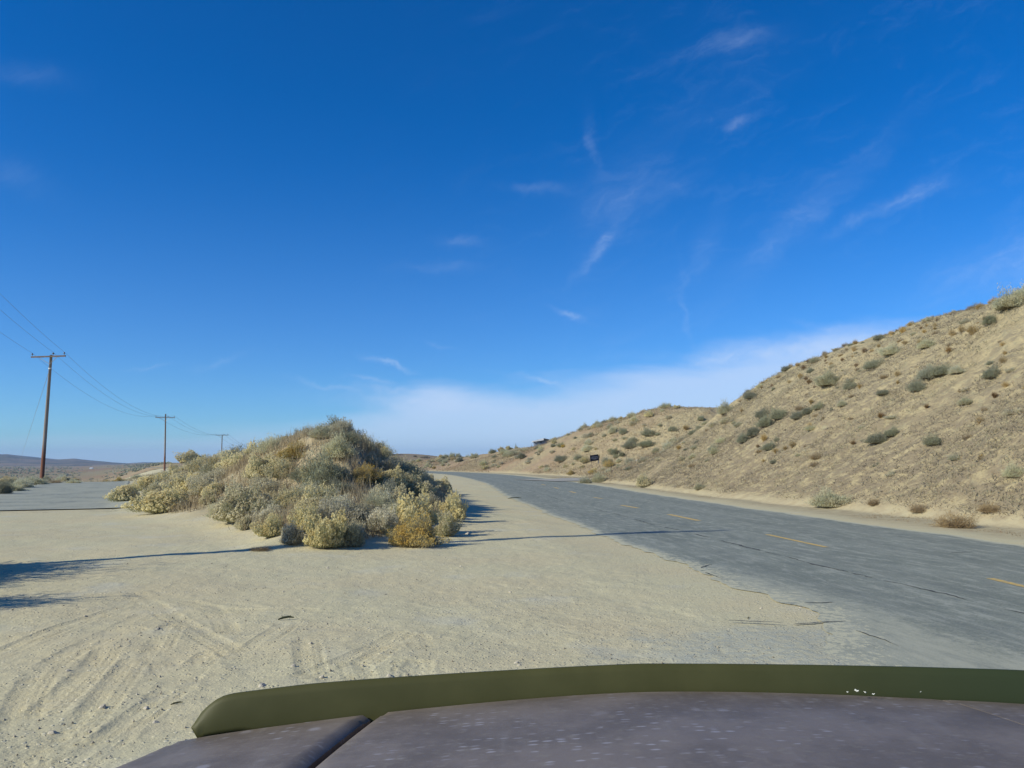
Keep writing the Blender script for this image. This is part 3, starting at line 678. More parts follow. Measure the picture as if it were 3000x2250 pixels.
# ------------------------------------------------------------------ shrubs read off the photograph: (x, base y, width px, height px, kind, label)
HERO = [
 (717,1552,62,52,'rabbit','small round yellow-headed rabbitbrush standing alone at the front left foot of the mound'),
 (699,1528,225,118,'rabbit','broad cream-headed rabbitbrush at the front left of the mound, above the bare orange sand'),
 (796,1572,100,66,'rabbit','bright yellow rabbitbrush second from the left in the front row below the mound'),
 (850,1594,84,74,'pale','grey-brown shrub squeezed between two yellow rabbitbrushes in the front row'),
 (955,1603,150,112,'rabbit','large pale yellow rabbitbrush in the middle of the front row, nearest the camera'),
 (1030,1598,95,84,'sage','blue-grey sagebrush leaning against the large front rabbitbrush on its right'),
 (900,1556,110,78,'rabbit','rabbitbrush just behind the middle of the front row, taller than its neighbours'),
 (961,1534,165,82,'pale','washed out straw-coloured shrub in the hollow behind the front row'),
 (1105,1556,140,88,'pale','twiggy grey shrub left of the golden shrub, its heads gone'),
 (1207,1600,178,92,'gold','golden orange shrub at the front right corner of the mound'),
 (1215,1546,150,104,'rabbit','tall yellow rabbitbrush right behind the golden orange shrub'),
 (1325,1526,105,84,'rabbit','tan-headed rabbitbrush at the right edge of the mound beside the sandy shoulder'),
 (1308,1570,84,72,'rabbit','rabbitbrush at the front right corner, casting a long shadow on the shoulder'),
 (1194,1452,160,66,'rabbit','wide rabbitbrush halfway up the right flank of the mound'),
 (1298,1444,78,54,'rabbit','rabbitbrush low on the right edge of the mound, near the far bend of the road'),
 (954,1424,165,100,'sage','big dark sagebrush in the middle of the mound face'),
 (1000,1456,110,60,'sage','dark sagebrush directly below the big one in the middle of the mound'),
 (1171,1405,180,64,'green','long grey-green shrub across the upper right flank of the mound'),
 (767,1406,110,84,'rabbit','rabbitbrush on the mound face, straight below the leftmost high shrubs'),
 (945,1283,85,42,'green','rounded grey-green shrub crowning the top of the mound'),
 (1010,1300,90,44,'sage','sagebrush just right of the mound top, on the skyline'),
 (1105,1335,95,44,'green','shrub on the skyline where the mound falls away to the right'),
 (812,1276,70,34,'green','low shrub on the skyline left of the mound top'),
 (730,1290,60,32,'pale','small pale shrub on the left shoulder of the mound skyline'),
 (650,1318,70,36,'green','grey shrub on the skyline just right of the third utility pole'),
 (560,1335,85,42,'rabbit','rabbitbrush on the left end of the mound skyline'),
 (479,1502,170,86,'rabbit','low spreading rabbitbrush at the left foot of the mound beside the side road'),
 (370,1470,84,66,'rabbit','leftmost rabbitbrush of the mound, overhanging the side road edge'),
 (606,1452,150,72,'pale','pale grey shrub low on the left face of the mound'),
 (440,1440,110,60,'rabbit','yellowish rabbitbrush near the left tip of the mound, behind the spreading one'),
 (1260,1500,100,66,'pale','grey shrub between the tall rabbitbrush and the wide one on the right flank'),
 (1100,1500,110,62,'green','soft grey-green shrub on the lower right face of the mound'),
 (1060,1420,90,56,'gold','rusty gold patch of brush in the middle right of the mound'),
 (860,1345,110,52,'gold','rusty straw brush high on the mound below its top'),
 (640,1395,120,60,'gold','reddish straw brush on the upper left face of the mound'),
 (930,1512,130,72,'rabbit','rounded rabbitbrush in the hollow above the middle of the front row'),
 (1035,1530,115,70,'pale','faded shrub right of the hollow, above the blue-grey front sagebrush'),
 (840,1500,120,72,'rabbit','cream rabbitbrush behind the second front row plant from the left'),
 (905,1470,120,70,'green','grey-green shrub one row further up the middle of the mound face'),
 (1120,1475,120,66,'sage','dark shrub in the middle right of the mound face, above the twiggy grey one'),
 (780,1455,130,70,'pale','straw shrub in the middle left of the mound face'),
 (1040,1575,90,60,'pale','small straw shrub behind the blue-grey front sagebrush'),
 (1150,1530,90,64,'green','grey-green shrub squeezed left of the tall rabbitbrush behind the golden shrub'),
 (540,1450,130,66,'rabbit','pale rabbitbrush on the left foot slope above the spreading one'),
 (760,1612,95,18,'dry','low flattened dry brown shrub, like a heap of twigs, in front of the mound'),
 # cut bank
 (2124,1213,52,42,'green','grey-green shrub on the skyline where the big bank meets the farther one'),
 (2201,1168,52,26,'sage','dark shrub on the bank skyline, at the top of the steep left end'),
 (2233,1223,46,30,'sage','small grey shrub under the skyline near the left end of the big bank'),
 (2178,1297,46,34,'sage','lowest of the dark shrubs in the diagonal row on the big bank'),
 (2208,1278,48,34,'sage','second from the bottom of the dark diagonal shrub row on the big bank'),
 (2243,1250,60,40,'sage','third from the bottom of the dark diagonal shrub row on the big bank'),
 (2283,1228,52,40,'sage','uppermost of the dark diagonal shrub row on the big bank'),
 (2337,1228,44,30,'sage','grey shrub right of the dark diagonal row'),
 (2367,1213,40,26,'sage','middle shrub of the short grey row on the bank'),
 (2397,1200,38,24,'sage','right-hand shrub of the short grey row on the bank'),
 (2427,1130,80,48,'green','wide pale grey-green shrub high on the left of the big bank'),
 (2561,1080,64,34,'sage','grey shrub on the upper bank between grass tufts'),
 (2611,1040,66,38,'green','broad grey shrub on the upper slope, left of the twin tufts'),
 (2715,1020,56,30,'green','olive shrub near the skyline of the bank'),
 (2686,1146,44,44,'sage','left end shrub of the dark clump high on the bank'),
 (2715,1110,60,44,'sage','tall middle shrub of the dark clump high on the bank'),
 (2758,1100,64,40,'sage','wide right shrub of the dark clump high on the bank'),
 (2802,1094,48,28,'green','pale shrub trailing off right of the dark clump'),
 (2904,1108,58,40,'sage','lone round grey shrub at the upper right of the bank'),
 (2467,1190,36,20,'green','small grey shrub alone on bare sand in the middle of the bank'),
 (2571,1298,66,36,'sage','left of two joined grey shrubs in the middle of the lower bank'),
 (2612,1278,46,30,'sage','right of two joined grey shrubs in the middle of the lower bank'),
 (2735,1303,62,34,'sage','faint grey shrub right of the two joined ones'),
 (2253,1318,42,28,'sage','small dark round shrub below the diagonal row'),
 (2114,1298,40,20,'green','flat grey shrub near the left end of the bank, mid height'),
 (2094,1330,32,22,'green','little grey shrub low on the left nose of the bank'),
 (2955,905,105,62,'green','largest shrub on the skyline at the upper right corner of the bank'),
 (3010,880,90,60,'green','shrub at the very right of the bank skyline, cut by the picture edge'),
 (2900,951,48,36,'sage','grey shrub just below the largest skyline shrub'),
 (2430,1484,100,56,'green','pale feathery shrub at the foot of the bank beside the road'),
 (2049,1434,32,22,'green','small round pale shrub at the foot of the bank near the centre line dashes'),
 (2576,996,44,20,'sage','low shrub breaking the bank skyline'),
 (2303,1084,34,20,'sage','little dark shrub on the bank skyline above the short grey row'),
 (2800,1545,150,75,'dry','large tangle of dry brown brush at the right foot of the bank'),
 (2690,1500,80,44,'dry','brown dry shrub at the foot of the bank, left of the large tangle'),
 (2560,1480,50,34,'dry','small bare brown shrub at the foot of the bank right of the pale feathery shrub'),
 (2900,1500,90,44,'dry','dry brown brush above the sandy berm at the right'),
 (2715,1196,18,15,'brown','dark red-brown tuft alone on bare sand high on the bank'),
 (2790,986,26,26,'tuft','left of the twin golden tufts below the bank skyline'),
 (2850,980,36,32,'tuft','right and bigger of the twin golden tufts below the bank skyline'),
 (2611,976,20,16,'tuft','golden tuft standing on the bank skyline'),
 (2651,1010,20,17,'tuft','golden tuft just under the bank skyline'),
 (2780,1036,20,24,'brown','brownish tuft below the twin golden tufts'),
 (2412,1231,13,15,'tuft','slim golden tuft right of the dark diagonal row'),
 (2377,1184,18,18,'tuft','golden tuft above the short grey shrub row'),
 (2238,1293,19,26,'tuft','golden tuft directly beside the dark diagonal row'),
 (2273,1328,20,18,'tuft','golden tuft by the small dark round shrub'),
 (2914,1165,22,20,'brown','rusty tuft at the right of the bank below the lone round shrub'),
 (2812,1149,13,11,'brown','tiny rusty tuft in the middle of bare sand'),
 (2010,1260,22,18,'tuft','golden tuft at the left nose of the bank'),
 (2300,1318,16,14,'tuft','golden tuft low on the bank, right of the small dark shrub'),
 (2220,1312,14,12,'brown','brown tuft low on the bank under the diagonal row'),
 # farther bank
 (1800,1332,32,24,'sage','round dark sagebrush on the sand slope right of the sign'),
 (1823,1337,24,16,'sage','small sagebrush tucked against the round dark one right of the sign'),
 (1847,1312,44,26,'sage','dark shrub above the round dark sagebrush right of the sign'),
 (1826,1272,28,24,'sage','dark shrub high on bare sand, upper right of the sign'),
 (1902,1276,50,24,'sage','wide dark shrub in the middle of the far sandy slope'),
 (1894,1308,50,24,'sage','olive shrub under the wide dark one on the far sandy slope'),
 (1855,1296,36,20,'green','grey-green shrub left of the wide dark pair on the far slope'),
 (1923,1328,26,20,'green','pale shrub at the nose of the nearer bank'),
 (1724,1303,26,20,'green','shrub above and left of the sign on the far bank'),
 (1721,1322,40,22,'green','wider shrub just above the sign on the far bank'),
 (1695,1347,32,18,'sage','dark low shrub immediately left of the sign'),
 (1645,1352,44,24,'sage','grey shrub pair left of the sign, mid slope'),
 (1952,1196,42,18,'green','shrub standing on the skyline of the farther bank'),
 (1851,1220,36,18,'green','grey shrub near the skyline of the farther bank'),
 (1768,1242,22,14,'sage','dark little shrub on the farther bank skyline, left part'),
 (1780,1360,40,24,'sage','dark shrub directly behind the right post of the sign'),
 (1735,1388,32,16,'gold','yellow shrub below the sign'),
 (1674,1391,28,15,'gold','small yellow shrub at the far edge of the driveway'),
 (1753,1413,52,30,'green','pale feathery shrub at the near edge of the driveway, right one'),
 (1716,1416,40,22,'green','pale feathery shrub at the near edge of the driveway, left one'),
 (1887,1427,58,38,'rabbit','yellow rabbitbrush alone at the foot of the bank beside the road'),
 (1500,1303,8,5,'sage','tiny bush on the ridge near the lone young tree'),
 (1577,1300,14,10,'green','bush in front of the hilltop house'),
 # by the side road
 (181,1409,46,22,'green','rounded shrub just right of the nearest utility pole'),
 (135,1409,30,16,'rabbit','small yellowish shrub at the foot of the nearest utility pole'),
 (60,1430,84,30,'green','low wide shrub beside the side road, left of the nearest utility pole'),
 (8,1448,60,48,'sage','dark shrub at the left picture edge beside the side road'),
 (268,1408,18,9,'sage','small dark bush beyond the crest of the side road'),
 (313,1407,16,8,'sage','tiny dark bush beyond the side road crest, next to the mound'),
 (95,1420,95,26,'green','grey-green shrub between the nearest utility pole and the low wide shrub'),
 (20,1418,80,24,'rabbit','pale yellowish shrub at the left picture edge, behind the low wide shrub'),
 (160,1416,60,18,'dry','dry brown shrub right at the foot of the nearest utility pole'),
 (215,1416,50,14,'green','flat shrub at the left border of the side road crest'),
 (40,1440,70,26,'green','shrub in front of the low wide one beside the side road'),
 (222,1410,26,11,'gold','straw bush beyond the left edge of the side road crest'),
]
H = hits([(h[0], h[1]) for h in HERO])
for (px, py, wp, hp, kind, lab), p in zip(HERO, H):
    while p is None: py += 3; p = hits([(px, py)])[0]
    k = p[3]/F*1.0; grp = None
    q_s = 1.18 if px > 1600 else 1.08; plant(kind, p[:3], wp*k*q_s, hp*k*1.06, lab, grp, sink=.03*hp*k)
# off the left edge: three shrubs whose shadows reach into the view
for (x, y, wd, hh, lab) in [(-9.1,11.7,2.9,1.8,'tall rabbitbrush outside the left edge, its shadow reaching the sand'),(-7.4,8.7,2.0,1.35,'rabbitbrush outside the left edge, nearer than the tall one'),(-6.0,7.2,1.0,.55,'small rabbitbrush outside the left edge, nearest the vehicle'),(-8.7,10.4,2.4,1.6,'rabbitbrush outside the left edge, between the tall one and the nearer one')]:
    plant('green', (x, y, ground(x, y)), wd, hh, lab.replace('rabbitbrush', 'grey-green shrub'))
# ------------------------------------------------------------------ the rest of the brush, grown where the photograph shows it
SCAT = {}; SCATO = {}
def in_frame(x, y, z):
    if y < 2: return False
    px, py = project((x, y, z)); return -10 < px < 3010 and 0 < py < 2250
def scatter(n, area, kinds, size, mind, group, labeler, tries=90, yscale=(.5, .75)):
    c = 0; xs = []
    cand = [(area[0]+(area[1]-area[0])*rnd.random(), area[2]+(area[3]-area[2])*rnd.random()) for _ in range(n*tries)]
    cand = np.array(cand); T5 = terrain(cand[:, 0], cand[:, 1])
    for i, (x, y) in enumerate(cand):
        if c >= n: break
        info = dict(z=T5[0][i], s=T5[1][i]-S0, d=T5[2][i], hill=T5[3][i], mound=T5[4][i], x=x, y=y)
        sc_ = labeler(info)
        if not sc_: continue
        lab, mul = sc_[:2]
        kd = sc_[2] if len(sc_) > 2 else rnd.choices([k for k, _ in kinds], [w_ for _, w_ in kinds])[0]
        wd = (size[0]+(size[1]-size[0])*rnd.random()**1.4)*mul
        if any((x-a)**2+(y-b)**2 < ((r+wd/2)*mind)**2 for a, b, r in PLACED): continue
        if y > 100 and 1520 < 1500+F*x/y < 1625 and info['d'] > 17: continue
        lab = lab % dict(k={'rabbit': 'cream-headed rabbitbrush', 'pale': 'faded straw shrub', 'sage': 'dark grey-green sagebrush', 'green': 'soft grey-green shrub', 'gold': 'rusty gold brush', 'dry': 'dry brown twiggy shrub', 'tuft': 'golden grass tuft', 'brown': 'brown grass tuft'}[kd],
                         s='small' if wd < size[0]+(size[1]-size[0])*.33 else 'larger')
        key_ = len(PLACED)
        if in_frame(x, y, info['z']): SCAT.setdefault(lab, []).append((x/y, key_))
        SCATO[key_] = plant(kd, (x, y, info['z']), wd, wd*(yscale[0]+(yscale[1]-yscale[0])*rnd.random()), lab, group); c += 1
    print(group, c)
def on_mound(i):
    if i['mound'] < .5: return None
    if i['y'] < 23.5 and i['x'] < -7.4-(i['y']-20)*.30 and i['x'] > -10: return None
    side = 'left' if i['x'] < -10 else ('right' if i['x'] > -5 else 'middle')
    if i['y'] < 22: return ('%(s)s %(k)s low on the ' + side + ' front of the mound', 1.0)
    if i['y'] < 33: return ('%(s)s %(k)s on the ' + side + ' upper face of the mound', 1.1)
    return ('%(s)s %(k)s on the back of the mound, ' + side + ' part', 1.15)
scatter(480, (-34, 0, 16, 66), [('rabbit', 5), ('pale', 3.5), ('green', 3), ('sage', 2), ('gold', .35)], (.6, 1.25), .27, 'brush growing over the roadside mound', on_mound, yscale=(.5, .72))
def on_near(i):
    if i['hill'] < .9 or i['s'] > 66 or i['s'] < 18: return None
    rel = i['d']-7.0
    if rel < 1.2 or i['d'] > 23.5: return None
    if i['s'] < 55 and vnoise(np.array([i['s']*.22]), np.array([i['d']*.3+4]))[0] < -.35: return None
    part = 'lower' if rel < 7 else ('middle' if rel < 12 else 'upper')
    far_ = 'near' if i['s'] < 40 else 'far'
    return ('%(s)s %(k)s on the ' + part + ' big bank, ' + far_ + ' half', 1.1)
scatter(230, (8, 34, 16, 68), [('sage', 2), ('green', 5), ('dry', 4), ('pale', 2)], (.3, 1.0), .95, 'scattered shrubs on the big bank', on_near, yscale=(.32, .55))
scatter(130, (8, 34, 16, 68), [('tuft', 3), ('brown', 1)], (.22, .5), 1.1, 'grass tufts dotted over the big bank', lambda i: on_near(i) if i['d'] > 13 or rnd.random() < .3 else None, yscale=(.8, 1.1))
def on_far(i):
    if i['hill'] < .9 or i['s'] < 66 or i['d'] > 25.5: return None
    e = (i['z']-EYE)/i['y']
    if vnoise(np.array([i['s']*.06]), np.array([i['d']*.1]))[0] < -.45: return None
    part = 'low' if i['d'] < 12 else ('halfway up' if i['d'] < 18 else 'high')
    dist = 'near the sign' if i['s'] < 105 else ('below hilltop house' if i['s'] < 160 else 'by the far bend')
    return ('%(s)s %(k)s ' + part + ' on farther bank ' + dist, 1+min(.25, max(0, (i['s']-90)/150)))
scatter(290, (-70, 40, 60, 230), [('green', 5), ('sage', 2), ('gold', .5), ('pale', 3), ('rabbit', .8)], (.7, 1.7), .85, 'brush on the farther bank', on_far, tries=60, yscale=(.45, .7))
def by_side(i):
    if i['mound'] > .01 or i['hill'] > 0 or i['d'] > -8: return None
    q = np.hypot(i['x']-_sc[:, 0], i['y']-_sc[:, 1]).min()
    if q < 4.6: return None
    a = i['x']/i['y']
    if i['y'] < 45 and a > -.66: return None
    return ('%(s)s %(k)s on the flat left of the side road', 1.0)
scatter(46, (-90, -22, 36, 120), [('green', 4), ('rabbit', 2), ('gold', 2), ('sage', 2)], (.9, 1.8), .9, 'brush on the flat beyond the side road', by_side, yscale=(.4, .6))
ORD = 'first second third fourth fifth sixth seventh eighth ninth tenth eleventh twelfth thirteenth fourteenth fifteenth sixteenth seventeenth eighteenth nineteenth twentieth'.split()
for lab, lst in SCAT.items():
    lst.sort(); n = len(lst)
    if n < 2: continue
    for i, (_, k) in enumerate(lst):
        j = n-1-i
        side_ = None if min(i, j) >= 20 else (ORD[i]+' from left') if i <= j else (ORD[j]+' from right')
        
        if i == 0: side_ = 'leftmost such'
        if j == 0: side_ = 'rightmost such'
        if side_: SCATO[k]['label'] = lab+', '+side_
# ------------------------------------------------------------------ uncountable ground cover
def blades(rg, P, n_, hgt, spread, w_, lean=.5):
    B = np.repeat(P, n_, 0); k = len(B); B = B+np.c_[rg.randn(k, 2)*spread, np.zeros(k)]
    D = np.c_[rg.randn(k, 2)*lean, np.ones(k)]; D /= np.linalg.norm(D, axis=1)[:, None]
    return slivers(rg, B, D, hgt*(.5+.8*rg.rand(k)), w_*(.7+.6*rg.rand(k)))
def cover(name, n, area, test, n_, hgt, spread, w_, mat, label, cat, lean=.6, seed=1):
    rg = np.random.RandomState(seed); x = area[0]+(area[1]-area[0])*rg.rand(n*6); y = area[2]+(area[3]-area[2])*rg.rand(n*6)
    T5 = terrain(x, y); k = test(x, y, T5[1]-S0, T5[2], T5[3], T5[4], rg) & (T5[6] > .95); k = np.nonzero(k)[0][:n]
    P = np.c_[x[k], y[k], T5[0][k]-.01]
    o = link(name, tris(name, blades(rg, P, n_, hgt, spread, w_, lean)), mat); tag(o, label, cat, None, 'stuff'); print(name, len(k))
cover('dry_grass', 15000, (-34, 0, 16, 70), lambda x, y, s, d, h, m, r: (m > .35) & ~((y < 23.5) & (x < -7.4-(y-20)*.3)), 10, .38, .16, .018, leafmat('straw', (.42, .34, .20), (.50, .42, .26), (.36, .27, .15)), 'dry straw-coloured grass filling the gaps between the mound shrubs', 'grass', .35, 3)
cover('brown_weeds', 15000, (6, 30, 14, 75), lambda x, y, s, d, h, m, r: (h > .5) & (d < 24) & (vnoise(s*.30, d*.16+3)+.6*vnoise(s*1.1, d*.5) > .05+.05*(d-14)*.5+.25*(r.rand(len(s))-.5)), 6, .13, .15, .030, leafmat('brown_litter', (.36, .30, .20), (.42, .36, .24), (.30, .25, .18)), 'low brown and grey weeds and litter strewn over the lower big bank', 'weeds', 1.2, 4)
cover('pale_stubble', 9000, (6, 30, 14, 75), lambda x, y, s, d, h, m, r: (h > .5) & (d < 24) & (vnoise(s*.25+8, d*.2+3)+.5*vnoise(s*1.3, d*.6) > .1), 6, .15, .14, .024, leafmat('pale_stubble', (.42, .36, .22), (.48, .40, .25), (.34, .33, .22)), 'sparse pale stubble on the big bank', 'stubble', 1.0, 6)
cover('bank_grass', 16000, (-75, 40, 66, 230), lambda x, y, s, d, h, m, r: (h > .3) & (d < 27) & (vnoise(x*.05+3, y*.05) > -.35), 8, .20, .45, .06, leafmat('far_straw', (.36, .29, .17), (.42, .34, .20), (.30, .22, .14)), 'brownish dry grass covering the farther bank', 'grass', .6, 7)
cover('roadside_grass', 2600, (-95, -20, 40, 130), lambda x, y, s, d, h, m, r: (m < .01) & (d < -8) & (h < .1) & ((y > 55) | (x < -y*.66)) & (np.array([np.hypot(a-_sc[:, 0], b_-_sc[:, 1]).min() for a, b_ in zip(x, y)]) > 4.2), 9, .35, .3, .035, leafmat('flat_straw', (.40, .33, .19), (.46, .38, .22), (.33, .28, .16)), 'dry grass on the flat beyond the side road', 'grass', .5, 8)
cover('toe_weeds', 3200, (3, 22, 14, 90), lambda x, y, s, d, h, m, r: (d > 5.4) & (d < 9.5) & (vnoise(s*.35, d*.5+1) > .1), 5, .09, .12, .014, leafmat('toe_brown', (.34, .25, .15), (.40, .31, .19), (.28, .20, .13)), 'low brown weeds along the foot of the big bank', 'weeds', 1.6, 9)
# far brush as dark specks on the plain
rg = np.random.RandomState(19); n = 2600; yy = 420*(5.5**rg.rand(n)); xx = -yy*(.43+.5*rg.rand(n))
zz = terrain(xx, yy)[0]; Pp = np.c_[xx, yy, zz]; rad = (.5+1.3*rg.rand(n))*(yy/600)**.5
T = []
for k in range(9):
    D = rdir(rg, n); D[:, 2] = np.abs(D[:, 2]); T.append(slivers(rg, Pp+rdir(rg, n)*rad[:, None]*[.5, .5, .1], D, rad*1.0, rad*1.2))
o = link('far_brush', tris('far_brush', np.concatenate(T)), LM['sage_f']); tag(o, 'specks of brush scattered over the distant plain', 'brush', None, 'stuff')
# ------------------------------------------------------------------ stones and gravel
def rock_mesh(name, seed, sub=2):
    import bmesh
    rg = random.Random(seed); bm = bmesh.new(); bmesh.ops.create_icosphere(bm, subdivisions=sub, radius=.5)
    off = rg.random()*50
    from mathutils import noise as mn
    for v in bm.verts:
        n_ = mn.noise(v.co*2.2+Vector((off, 0, 0))); v.co *= 1+.45*n_; v.co.z *= .62
        for ax, lim in (((1, .3, .2), .34), ((-.4, 1, .4), .36), ((.1, -.5, .9), .27)):
            a_ = Vector(ax).normalized(); dd = v.co.dot(a_)-lim
            if dd > 0: v.co -= a_*dd*.85
    me = bpy.data.meshes.new(name); bm.to_mesh(me); bm.free(); return me
STONE = plain('pale_stone', (.46, .41, .32), .9, .22, 6)
RM = [rock_mesh('stone', 40+i) for i in range(5)]
for r_ in RM: r_.materials.append(STONE)
ST = [(153,2148,22,'largest pale stone on the sand at the lower left'),(300,2072,20,'pale stone among the curved tyre prints'),(613,2097,24,'flat stone touching the left end of the deflector in view'),(428,2074,14,'small stone left of the hood deflector'),
 (200,1966,14,'little pale stone in the leftmost tyre prints'),(768,2010,20,'stone just above the hood deflector'),(943,1984,15,'pale stone resting right above the olive deflector'),(859,1952,16,'stone above the deflector, in the middle of the tyre prints'),
 (455,2117,16,'brownish stone left of the deflector end'),(910,1885,10,'small brown stone between the crossing tyre prints'),(250,1806,9,'tiny white stone far left among faint prints'),(1513,1943,16,'white stone pair member above the middle of the hood'),
 (1521,1950,12,'smaller stone beside the white one above the middle of the hood'),(460,1843,8,'dark small stone in the left middle of the sand'),(1370,1565,14,'buff stone beside the long shrub shadow on the shoulder'),(1375,1567,10,'second buff stone touching the one beside the shrub shadow'),
 (1140,1980,12,'little stone close above the deflector, left of the middle'),(1590,1961,9,'tiny stone close above the deflector, right of the white pair'),(2345,1780,8,'dark pebble on the dusty asphalt edge'),(2230,1783,8,'dark pebble on the sand beside the dusty asphalt edge'),
 (1350,1660,8,'white pebble on the sand in front of the mound shadow'),(960,1665,8,'white pebble on the sand left of centre'),(1495,1735,8,'pebble in the middle of the sand'),(825,1968,9,'white chip of stone near the deflector')]
for i, (px, py, wpx, lab) in enumerate(ST):
    p = hits([(px, py)])[0]
    o = link('stone', RM[i % 5], None, None, p[:3]); s_ = wpx*p[3]/F*1.35; o.scale = (s_, s_*.8, s_*.9); o.rotation_euler = (0, 0, rnd.random()*6); tag(o, lab, 'stone', 'stones on the sand')
rg = np.random.RandomState(77)
n = 15000; yy = 3.0*(9.0**rg.rand(n)); xx = yy*(rg.rand(n)*1.5-.82)
T5 = terrain(xx, yy); dens = vnoise(xx*.5, yy*.5)+.5*vnoise(xx*1.7, yy*1.7)
k = (T5[6] > .8) & (T5[4] < .4) & (T5[3] < .5) & (dens+.6*rg.rand(n) > .1); xx, yy, zz = xx[k], yy[k], T5[0][k]; n = len(xx)
tetra = np.array([[1, 0, 0], [-.5, .87, 0], [-.5, -.87, 0], [.1, .1, .9], [0.3, -.3, -.5]]); fc = [(0, 1, 3), (1, 2, 3), (2, 0, 3), (1, 0, 4), (2, 1, 4), (0, 2, 4)]
sz = .0035+.010*rg.rand(n)**4; ang = rg.rand(n)*6.28; ca, sa = np.cos(ang), np.sin(ang)
jit = 1+.35*rg.randn(n, 5, 1)*.6
Vp = tetra[None]*jit*sz[:, None, None]; Vx = Vp[..., 0]*ca[:, None]-Vp[..., 1]*sa[:, None]; Vy = Vp[..., 0]*sa[:, None]+Vp[..., 1]*ca[:, None]
Vp = np.stack([Vx+xx[:, None], Vy+yy[:, None], Vp[..., 2]+zz[:, None]+sz[:, None]*.1], -1)
Fp = (np.array(fc)[None]+5*np.arange(n)[:, None, None]).reshape(-1, 3)
o = link('gravel', np_mesh('gravel', Vp.reshape(-1, 3), Fp), leafmat('gravel_grains', (.50, .45, .36), (.24, .20, .15), (.38, .34, .26), .95, 0)); tag(o, 'loose gravel strewn over the sand of the pull-out', 'gravel', None, 'stuff')
# clods and crumbs on the bank
n = 9000; xx = 6+24*rg.rand(n); yy = 14+50*rg.rand(n)**1.3; T5 = terrain(xx, yy); k = (T5[3] > .5) & (T5[2] > 6); xx, yy, zz = xx[k], yy[k], T5[0][k]; n = len(xx)
sz = .015+.035*rg.rand(n)**4; Vp = tetra[None]*(1+.2*rg.randn(n, 5, 1))*sz[:, None, None]; Vp = Vp+np.stack([xx, yy, zz+sz*.1], -1)[:, None]
Fp = (np.array(fc)[None]+5*np.arange(n)[:, None, None]).reshape(-1, 3)
o = link('clods', np_mesh('clods', Vp.reshape(-1, 3), Fp), leafmat('clod_earth', (.46, .36, .22), (.30, .23, .15), (.40, .31, .2), .95, 0)); tag(o, 'crumbled clods of sand lying on the big bank', 'clods', None, 'stuff')
# sticks
def stick(px, py, L, lab, rz, thick=.012):
    p = hits([(px, py)])[0]; mb = MB(); q = [(-.5*L, 0, thick), (-.2*L, .05*L, thick*2.2), (.15*L, -.03*L, thick*3), (.5*L, .04*L, thick*2)]
    mb.tube(q, [thick*.6, thick, thick, thick*.5], 6); mb.tube([q[1], (-.25*L, .2*L, thick*3)], [thick*.7, thick*.3], 5); mb.tube([q[2], (.3*L, .14*L, thick*3.5)], [thick*.6, thick*.2], 5)
    o = mb.build('stick', LM['dark_f'], None, True); o.location = p[:3]; o.rotation_euler[2] = rz; tag(o, lab, 'stick'); return o
stick(1508, 1461, .62, 'dark broken stick lying on the road edge at the far left shoulder', .1, .018)
stick(838, 1817, .16, 'small dark shred of bark on the sand among the tyre prints', .3, .012)
stick(2193, 1812, .10, 'tiny twig on the sand beside the grey gravel patch', 1.2, .004)
stick(518, 2064, .08, 'tiny dark twig left of the deflector end', .5, .005)
# ------------------------------------------------------------------ utility poles and their cables
POLEW = plain('weathered_pole_wood', (.17, .115, .085), .85, .25, 3); ARMW = plain('crossarm_wood', (.13, .10, .085), .85, .2, 4)
CER = plain('porcelain', (.10, .085, .08), .3, .1, 5, .5); STEEL = plain('galvanised_steel', (.30, .31, .32), .5, .1, 5, .5, .6); WIRE = plain('wire', (.20, .215, .24), .6, .05, 5)
WHITE = plain('white_band', (.62, .60, .55), .7, .1, 8)
pw, t, b = material('pole_wood', .85, .2); tcn = t.new('ShaderNodeTexCoord'); ox, oy, oz = t.sep(tcn.outputs['Object'])
n = t.noise(t.comb(t.m('MULTIPLY', ox, 12), t.m('MULTIPLY', oy, 12), t.m('MULTIPLY', oz, .6)), 1.5, 5, .65)
c = t.mix(t.ss(n, .35, .65), (.20, .165, .145), (.28, .235, .20)); c = t.mix(t.ss(oz, 4.0, 2.2), c, t.mix(n, (.20, .085, .05), (.13, .06, .04))); t.put(b.inputs[0], c)
